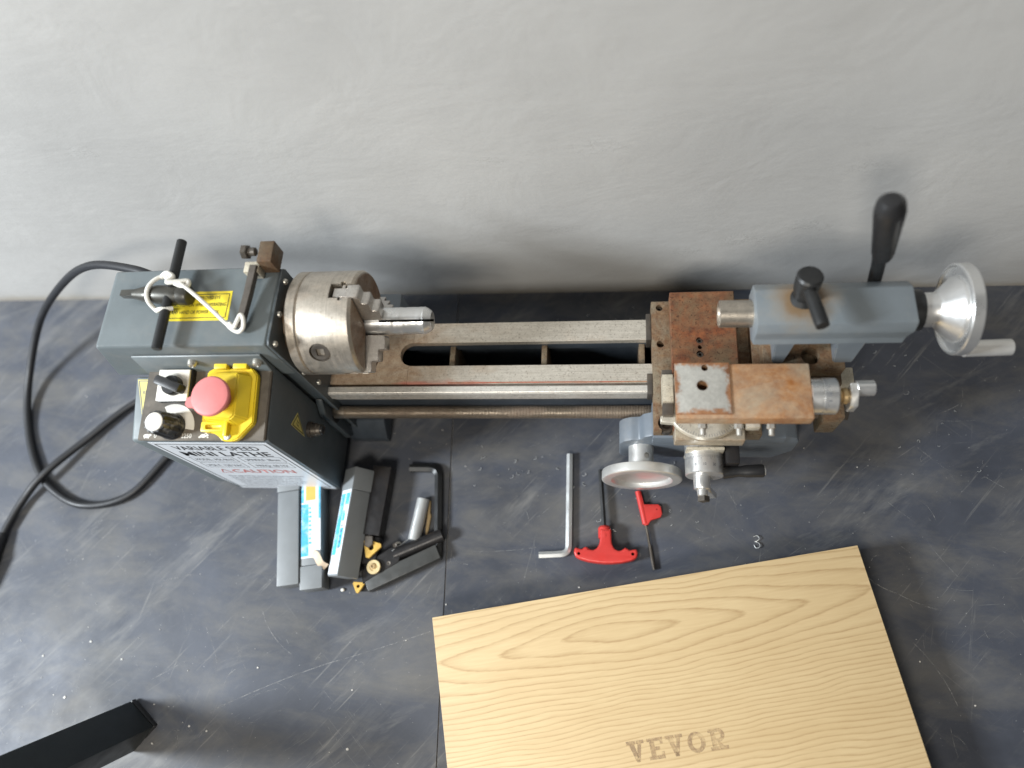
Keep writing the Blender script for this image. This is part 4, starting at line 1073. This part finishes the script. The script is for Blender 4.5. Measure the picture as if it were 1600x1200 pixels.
SR = empty('tie_cord', (-110, 0, 275)); tag(SR, 'knotted white cord tied from the black T-handled key to the grey guard arm', 'cord')
bm = B()
tube(bm, spline([(-128, 12, 281), (-136, 16, 282), (-143, 11, 284), (-147.5, 2, 284), (-148, -7, 279), (-143, -13, 271), (-138, -15, 276), (-131, -16.5, 280), (-123, -14, 276)], 6), 2.0, 10); obj('loop', bm, 'string', SR)
bm = B(); tube(bm, spline([(-138, 15, 282), (-132, 18.5, 284), (-125, 14, 284), (-128, 8, 286), (-119, 9, 284), (-111, 11, 281), (-112, 5, 281), (-122, 8, 284)], 6), 2.4, 10); obj('knot', bm, 'string', SR)
bm = B(); tube(bm, spline([(-116, 7.5, 284), (-104, -1, 280), (-85, -16, 275), (-72, -27, 271.5), (-66, -30.5, 270)], 8), 1.9, 10); obj('strand', bm, 'string', SR)
bm = B(); tube(bm, spline([(-70, -28, 271), (-65, -33, 271), (-58, -36, 270), (-52.5, -33, 273), (-52, -26, 277), (-54.5, -23, 278), (-57, -28, 277), (-61, -33, 274), (-66, -29, 274)], 6), 1.9, 10); obj('knot', bm, 'string', SR)

PC = empty('power_cord', (-400, -60, 0)); tag(PC, 'black power cord looping across the bench from behind the headstock', 'power cord')
bm = B()
cp = [(-160, 42, 190), (-190, 52, 216), (-227, 66, 216), (-300, 88, 190), (-380, 100, 135), (-460, 85, 70), (-500, 30, 20), (-496, -30, 5), (-466, -88, 5), (-432, -122, 5), (-382, -142, 5), (-324, -129, 5), (-284, -80, 5), (-256, -42, 5), (-262, -6, 5), (-298, 8, 5), (-347, -7, 5), (-400, -58, 8), (-440, -104, 14), (-466, -140, 8), (-482, -185, 6)]
tube(bm, spline(cp, 8), 4.6, 12); obj('cable', bm, 'rubber', PC)
bm = B(); turn(bm, (-480, -180, 7), (-500, -262, 13), [(0, 5.5), (14, 8), (26, 10.5), (32, 13), (70, 13), (73, 11)], 20); obj('plug', bm, 'rubber', PC)

# ================================================================== things on the bench
def insert_box(label, p0, p1, wdt, hgt, roll, z, cap_end, sticker):
    """long plastic case from p0 to p1 (centre line on plan)"""
    p0, p1 = Vector((*p0, z)), Vector((*p1, z)); Ln = (p1 - p0).length
    y = (p1 - p0).normalized(); zz = Vector((0, 0, 1)); x = zz.cross(y)
    mt = Matrix((x, y, zz)).transposed().to_4x4(); mt.translation = p0
    mt = mt @ Matrix.Rotation(roll, 4, 'Y')
    t = empty('insert_box', (p0 + p1) / 2 - Vector((0, 0, z))); tag(t, label, 'tool box', 'grey plastic insert boxes in front of the lathe')
    w2, h2 = wdt / 2, hgt / 2; cl = 26
    a, b = ((cl + 0.4, Ln) if cap_end == 0 else (0, Ln - cl - 0.4))
    bm = B(); box(bm, -w2 + .8, w2 - .8, a, b, -h2 + .8, h2 - .8, 1.0, 2, mt); obj('case', bm, 'boxgrey', t)
    a2, b2 = ((0, cl) if cap_end == 0 else (Ln - cl, Ln))
    bm = B(); box(bm, -w2, w2, a2, b2, -h2, h2, 1.2, 2, mt); obj('cap', bm, 'boxgrey', t)
    if sticker:
        face = sticker['face']
        def P(u, v, h):
            q = Vector((u, v, h2 - .8 + h)) if face == 'top' else Vector((-w2 + .8 - h, v, u)) if face == 'left' else None
            return mt @ q
        up = (P(0, 0, 1) - P(0, 0, 0))
        s0, s1 = sticker['span']; e = w2 - 1.6
        bm = B(); sheet(bm, [P(-e, s0, .02), P(e, s0, .02), P(e, s1, .02), P(-e, s1, .02)], up, 0.25); st = obj('sticker', bm, 'whiteprint', t)
        for mat, (u0, u1, v0, v1) in sticker['bands']:
            bm = B(); sheet(bm, [P(u0 * e, v0, .3), P(u1 * e, v0, .3), P(u1 * e, v1, .3), P(u0 * e, v1, .3)], up, 0.06); obj('printed_band', bm, mat, st, 0)
    return t, mt, w2, h2
insert_box('plain grey plastic insert box, leftmost of the three under the lathe front', (-109, -99), (-88, -231), 27, 26, 0, 14, 0, None)
t2, mt2, w2_, h2_ = insert_box('grey plastic insert box lying flat with a blue and orange sticker facing up', (-82, -97), (-61, -234), 26, 24, 0, 12.5, 1,
    dict(face='top', span=(4, 104), bands=[('blueprint', (-1, -0.25, 42, 102)), ('orangeprint', (-0.55, 0.5, 14, 38)), ('blueprint', (-1, -0.75, 6, 40)), ('blueprint', (0.8, 1, 6, 60))] + [('blueprint', (-0.2, 0.02 + 0.03 * (k % 3), 46 + 5 * k, 48.5 + 5 * k)) for k in range(9)]))
bm = B(); tube(bm, spline([mt2 @ Vector((2, 100, 12.2)), mt2 @ Vector((8, 103, 15)), mt2 @ Vector((12, 112, 13)), mt2 @ Vector((17, 116, 8))], 5), 4.5, 8, True, 0.12); obj('peeled_strip', bm, 'tanpaper', t2)
insert_box('grey plastic insert box rolled on edge with a glossy blue sticker on its left', (-22, -97), (-27.5, -220), 27, 27, math.radians(46), 19.2, 0,
    dict(face='left', span=(26, 121), bands=[('blueprint', (0.1, 0.9, 30, 44)), ('blueprint', (-0.9, -0.1, 30, 100)), ('blueprint', (0.0, 0.5, 50, 62)), ('blueprint', (0.0, 0.7, 70, 92))] + [('greyink', (0.15, 0.4, 66 + 6 * k, 69 + 6 * k)) for k in range(5)]))

# turning tools
def shank(bm, p0, p1, wdt, z0, z1, bev=0.8):
    p0, p1 = Vector((*p0, 0)), Vector((*p1, 0)); y = (p1 - p0).normalized(); x = y.cross(Vector((0, 0, 1)))
    mt = Matrix((x, y, Vector((0, 0, 1)))).transposed().to_4x4(); mt.translation = p0
    box(bm, -wdt / 2, wdt / 2, 0, (p1 - p0).length, z0, z1, bev, 2, mt); return mt
t = empty('turning_tool', (2, -140, 0)); tag(t, 'black square-shank turning tool with a yellow triangular insert beside the rolled grey box', 'lathe tool', 'turning tools in front of the lathe')
bm = B(); mt = shank(bm, (4, -92), (-1.5, -172), 22, 0.3, 21); obj('shank', bm, 'holder', t)
bm = B(); box(bm, -10.5, 10.5, 80.5, 112, 0.3, 15, 1, 1, mt); obj('head', bm, 'holder', t)
def tri_insert(parent, c, r, z, a, mat, hole=True):
    pts = []
    for k in range(3):
        for dd in (-0.16, 0.16):
            q = a + k * 2.0944 + dd; pts.append((c[0] + r * math.cos(q), c[1] + r * math.sin(q)))
    bm = B(); prism(bm, pts, 'z', z, z + 3.6, 0.4, 1); o = obj('insert', bm, mat, parent)
    if hole:
        cc = B(); cyl(cc, (c[0], c[1], z - 2), (c[0], c[1], z + 9), r * 0.26, 18, 0); cut(o, cc)
tri_insert(t, (1.0, -186), 12, 15.1, 0.25, 'gold')
bm = B(); turn(bm, (-2.5, -177, 15), (-2.5, -177, 21), [(0, 5.5), (4, 5.2), (4.6, 4.6), (4.6, 2.2), (2, 2), (2, 0)], 20); prism(bm, [(-7, -184), (-1, -187), (3.5, -183), (2.5, -173), (-7, -173)], 'z', 18.8, 21, 0.8, 1); obj('clamp', bm, 'gunmetal', t)

t = empty('boring_bar', (40, -195, 0)); tag(t, 'black tool with a round gold insert lying behind the grey-shank tool', 'lathe tool', 'turning tools in front of the lathe')
bm = B(); tube(bm, [(26, -192, 8), (80, -168, 8)], 7.5, 14); obj('shank', bm, 'holder', t)
bm = B(); prism(bm, [(-6, -226), (-9, -212), (0, -199), (22, -184), (36, -184), (34, -201), (14, -213)], 'z', 0.4, 13.5, 1.2, 1); obj('head', bm, 'holder', t)
bm = B(); turn(bm, (6, -207, 13.4), (6, -207, 18), [(0, 7.4), (3.6, 8.0), (4.2, 7.6), (4.0, 4.6), (3.0, 4.2), (3.0, 0)], 32); IN = obj('insert', bm, 'palegold', t)
bm = B(); turn(bm, (5, -206.4, 16.2), (5, -206.4, 18.6), [(0, 3.4), (1.8, 3.2), (1.9, 1.7), (0.8, 1.5), (0.8, 0)], 18); obj('insert_screw', bm, 'brass', IN)
for x, y in ((22, -207), (29, -197), (27, -187)):
    bm = B(); turn(bm, (x, y + 5, 12.6), (x, y + 5, 14.4), [(0, 2.6), (1.2, 2.5), (1.2, 1.2), (0.4, 0)], 14); obj('screw', bm, 'gunmetal', t)

t = empty('turning_tool', (35, -208, 0)); tag(t, 'grey-topped square bar tool with a small yellow tip pointing left, nearest the viewer', 'lathe tool', 'turning tools in front of the lathe')
bm = B(); mt = shank(bm, (77, -187), (-2, -226), 16, 0.3, 13); obj('shank', bm, 'holdergrey', t)
tri_insert(t, (-11, -228), 7.5, 8.5, 0.5, 'gold', True)
bm = B(); prism(bm, [(-2, -221), (2, -232), (-12, -233), (-15, -227)], 'z', 1.0, 8.4, 0.6, 1); obj('nose', bm, 'holder', t)

# hex keys
def hexkey(name, label, pts, r, mat, bend=9, group='hex keys lying on the bench'):
    a, b, c = (Vector(p) for p in pts)
    u = (a - b).normalized(); v = (c - b).normalized(); arc = []
    for k in range(9):
        s = k / 8; arc.append((b + u * bend) * (1 - s) ** 2 + b * 2 * s * (1 - s) + (b + v * bend) * s ** 2)
    bm = B(); tube(bm, [a] + arc + [c], r, 6)
    o = obj(name, bm, mat, None, 25); tag(o, label, 'hex key', group); return o
hexkey('hex_key', 'long silver L-shaped hex key lying to the left of the red T-handle', ((222, -71, 3.6), (222.8, -184.5, 3.6), (190, -187, 3.6)), 3.9, 'chrome')
hexkey('hex_key', 'thick black L-shaped hex key to the right of the silver cylinder', ((33, -90, 5), (68, -90, 5), (76, -192, 5)), 5.0, 'black', 12)

t = empty('t_handle_key', (263, -160, 0)); tag(t, 'red T-handled hex key with a black shaft lying on the bench', 'hex key', 'hex keys lying on the bench')
bm = B(); tube(bm, [(257.5, -90, 6.5), (262, -160, 7.5)], 2.9, 6); obj('shaft', bm, 'black', t, 25)
bm = B()
half = [(5.2, 27), (6.0, 25.5), (6.4, 13), (6.8, 9), (9.5, 3.5), (14, 1.2), (18, 2.4), (20.5, 5.4), (23, 4.8), (25.5, 2.0), (29, 3.0), (32, 4.2), (34, 2.5), (34.5, -2), (33, -6.5), (28, -9.5), (18, -12.2), (8, -13.4), (0, -13.8)]
out = half + [(-x, y) for x, y in reversed(half[:-1])]
prism(bm, [(263.5 + x, -182.5 + y * 0.92) for x, y in out], 'z', 1.0, 14.5, 2.4, 3)
TH = obj('handle', bm, 'red', t)
cc = B(); cyl(cc, (263.5 - 29, -185.5, -5), (263.5 - 29, -185.5, 30), 1.7, 16, 0); cyl(cc, (263.5 + 29, -184.5, -5), (263.5 + 29, -184.5, 30), 1.7, 16, 0); cut(TH, cc)
bm = B(); turn(bm, (261.6, -154, 7.4), (262.8, -168, 7.6), [(0, 5.0), (2, 6.8), (13, 7.4)], 24); obj('collar', bm, 'red', TH)

t = empty('flag_key', (308, -150, 0)); tag(t, 'small red flag-handled driver with a thin dark blade', 'screwdriver')
bm = B()
fl = [(297.6, -114), (301.8, -113.6), (304.2, -122), (305.6, -128.6), (321, -128.2), (324, -131), (325.2, -139), (323.2, -142.6), (313, -146), (309.6, -151.2), (305.8, -152.2), (303, -140), (300.6, -127)]
prism(bm, fl, 'z', 1.2, 6.6, 1.0, 2); FK = obj('flag_handle', bm, 'red', t)
cc = B(); cyl(cc, (319.5, -134, 4), (319.5, -134, 12), 0.8, 10, 0); cut(FK, cc)
bm = B(); tube(bm, [(299.4, -113.6, 3.8), (307, -150, 3.8)], 3.4, 12); obj('handle_spine', bm, 'red', FK)
bm = B(); tube(bm, [(307, -149, 3.6), (311, -173, 3.4), (311.2, -174, 3.4), (315.2, -199, 3)], [1.6, 1.6, 2.2, 1.7], 10); obj('blade', bm, 'gunmetal', t)

# small bits
bm = B(); cyl(bm, (53.5, -127, 7.3), (46.8, -175, 7.3), 7.2, 32, 0.6)
tag(obj('round_bar', bm, 'chrome', None), 'short shiny silver cylinder lying beside the thick black hex key', 'metal bar')
bm = B(); prism(bm, [(59, -128), (61.5, -128), (61.8, -142), (63.5, -146), (62, -160), (60.5, -168), (61.8, -178), (57.6, -178), (58.4, -168), (57.8, -160), (58.8, -142)], 'z', 0.4, 3.2, 0.5, 1)
tag(obj('brass_bit', bm, 'brass', None), 'slim brass-coloured bit between the silver cylinder and the thick black hex key', 'bit')
bm = B(); tube(bm, [(38.5, -173.5, 2.2), (25, -188.5, 14.5)], 0.8, 8)
tag(obj('thin_pin', bm, 'chrome', None), 'thin bright pin leaning on the black tool below the silver cylinder', 'pin')
bm = B(); bmesh.ops.create_icosphere(bm, subdivisions=2, radius=1, matrix=Matrix.Translation((27, -177.5, 1.2)) @ Matrix.Diagonal((3.4, 1.6, 1.2, 1)))
tag(obj('metal_chip', bm, 'white', None), 'small white chip next to the thin bright pin', 'chip')
bm = B(); bmesh.ops.create_icosphere(bm, subdivisions=2, radius=1, matrix=Matrix.Translation((-32.5, -231.5, 1.4)) @ Matrix.Diagonal((2.4, 2.0, 1.4, 1)))
tag(obj('metal_chip', bm, 'white', None), 'small white chip at the near end of the rolled grey box', 'chip')
bm = B()
tube(bm, spline([(421.5, -160.5, 0.7), (425.5, -159.5, 1.6), (427, -163, 2.4), (424, -165.5, 1.6), (422.5, -166, 0.8), (426.5, -167.5, 1.6), (427, -171.5, 2.4), (423, -172.6, 1.4), (421.6, -169.5, 0.7)], 4), 0.45, 6)
tag(obj('swarf_curl', bm, 'chrome', None), 'tiny bright curl of swarf on the dark bench above the wooden board', 'swarf')

bm = B()
for k in range(70):
    x, y = random.choice(((random.gauss(300, 30), random.gauss(-130, 14)), (random.gauss(150, 90), random.gauss(-80, 14)), (random.gauss(250, 60), random.gauss(85, 16)), (random.gauss(560, 50), random.gauss(0, 60))))
    a0 = random.uniform(0, 6.3); r = random.uniform(0.8, 2.2); n = random.randint(3, 9)
    tube(bm, [(x + r * math.cos(a0 + j * 0.55) + j * 0.3, y + r * math.sin(a0 + j * 0.55), 0.5 + 0.12 * j) for j in range(n)], random.uniform(0.15, 0.30), 4)
tag(obj('fine_swarf', bm, 'chrome', bench, 0), kind='stuff')

# wooden board
BA = math.atan2(86.1, 431.1)
u = Vector((math.cos(BA), math.sin(BA), 0)); vv = Vector((-u.y, u.x, 0))
bo = Vector((83.7, -259.6, 0))
BW, BD = 439.6, 330.0
bm = B(); box(bm, -BW / 2, BW / 2, -BD / 2, BD / 2, 0.3, 40, 0.7, 2)
bc = bo + u * (BW / 2) - vv * (BD / 2)
me_o = obj('wooden_board', bm, 'oak', None, 35, (0, 0, 0))
me_o.location = bc * MM; me_o.rotation_euler = (0, 0, BA); ORG[me_o] = Vector((0, 0, 0))
tag(me_o, 'pale oak-grained wooden board with a worn VEVOR print, lying nearest the viewer', 'board')

# worn slab-serif lettering stamped on the board
def letter(polys, x0, sc=1.0):
    bm = B()
    for pts in polys:
        sheet(bm, [(x0 + px * sc, 4.0 + py, 40.02) for px, py in pts], (0, 0, 1), 0.05)
    return bm
V_ = [[(2.4, 15.2), (7.4, 15.2), (10.6, 0), (7.2, 0)], [(10.6, 15.2), (14.2, 15.2), (10.7, 0), (7.3, 0)], [(0, 15.3), (8.6, 15.3), (8.6, 18.4), (0, 18.4)], [(9.4, 15.3), (16.6, 15.3), (16.6, 18.4), (9.4, 18.4)]]
E_ = [[(0, 0), (15, 0), (15, 3), (0, 3)], [(0, 15.4), (15, 15.4), (15, 18.4), (0, 18.4)], [(2.2, 3.05), (6.8, 3.05), (6.8, 15.35), (2.2, 15.35)], [(6.85, 7.8), (11.6, 7.8), (11.6, 10.8), (6.85, 10.8)], [(12.2, 3.05), (15, 3.05), (15, 6), (12.2, 6)], [(12.2, 12.6), (15, 12.6), (15, 15.35), (12.2, 15.35)]]
O_ = []
for k in range(16):
    a, b = 6.2832 * k / 16, 6.2832 * (k + 1) / 16
    O_.append([(8.5 + 8.5 * math.cos(a), 9.2 + 9.2 * math.sin(a)), (8.5 + 8.5 * math.cos(b), 9.2 + 9.2 * math.sin(b)), (8.5 + 4.2 * math.cos(b), 9.2 + 5.6 * math.sin(b)), (8.5 + 4.2 * math.cos(a), 9.2 + 5.6 * math.sin(a))])
R_ = [[(0, 0), (8.2, 0), (8.2, 3), (0, 3)], [(0, 15.4), (9, 15.4), (9, 18.4), (0, 18.4)], [(2, 3.05), (6.4, 3.05), (6.4, 15.35), (2, 15.35)], [(6.45, 6.8), (9, 6.8), (9, 9.6), (6.45, 9.6)], [(9, 0), (16.6, 0), (16.6, 3), (12.6, 3), (9.6, 6.75), (7.4, 6.75)]]
for k in range(8):
    a, b = -1.5708 + 3.14159 * k / 8, -1.5708 + 3.14159 * (k + 1) / 8
    R_.append([(9.05 + 6 * math.cos(a), 12.6 + 5.8 * math.sin(a)), (9.05 + 6 * math.cos(b), 12.6 + 5.8 * math.sin(b)), (9.05 + 2.2 * math.cos(b), 12.5 + 2.9 * math.sin(b)), (9.05 + 2.2 * math.cos(a), 12.5 + 2.9 * math.sin(a))])
for polys, x0, nm in ((V_, -45, 'V'), (E_, -25.5, 'E'), (V_, -8, 'V'), (O_, 12.0, 'O'), (R_, 32.5, 'R')):
    o = obj('printed_letter', letter(polys, x0), 'woodprint', me_o, 0)

# upright black square post, foot on the bench, leaning towards the viewer's left
f0 = Vector((-241, -369, 0)); up = Vector((-17, -36, 128)).normalized()
sx = Vector((31, -25, 0)).normalized(); sx = (sx - up * sx.dot(up)).normalized(); sy = up.cross(sx)
mt = Matrix((sx, sy, up)).transposed().to_4x4(); mt.translation = f0 - sy * 17
t = empty('square_post', f0); tag(t, 'black square metal post standing at the lower left corner of the photo', 'post')
bm = B(); vs = box(bm, -20, 20, -17, 17, 7, 300, 1.6, 2, mt); obj('tube', bm, 'dark_bar', t)
bm = B(); box(bm, -20.4, 20.4, -17.4, 17.4, 0.5, 6.8, 1.2, 2, mt); obj('foot_cap', bm, 'blackplastic', t)
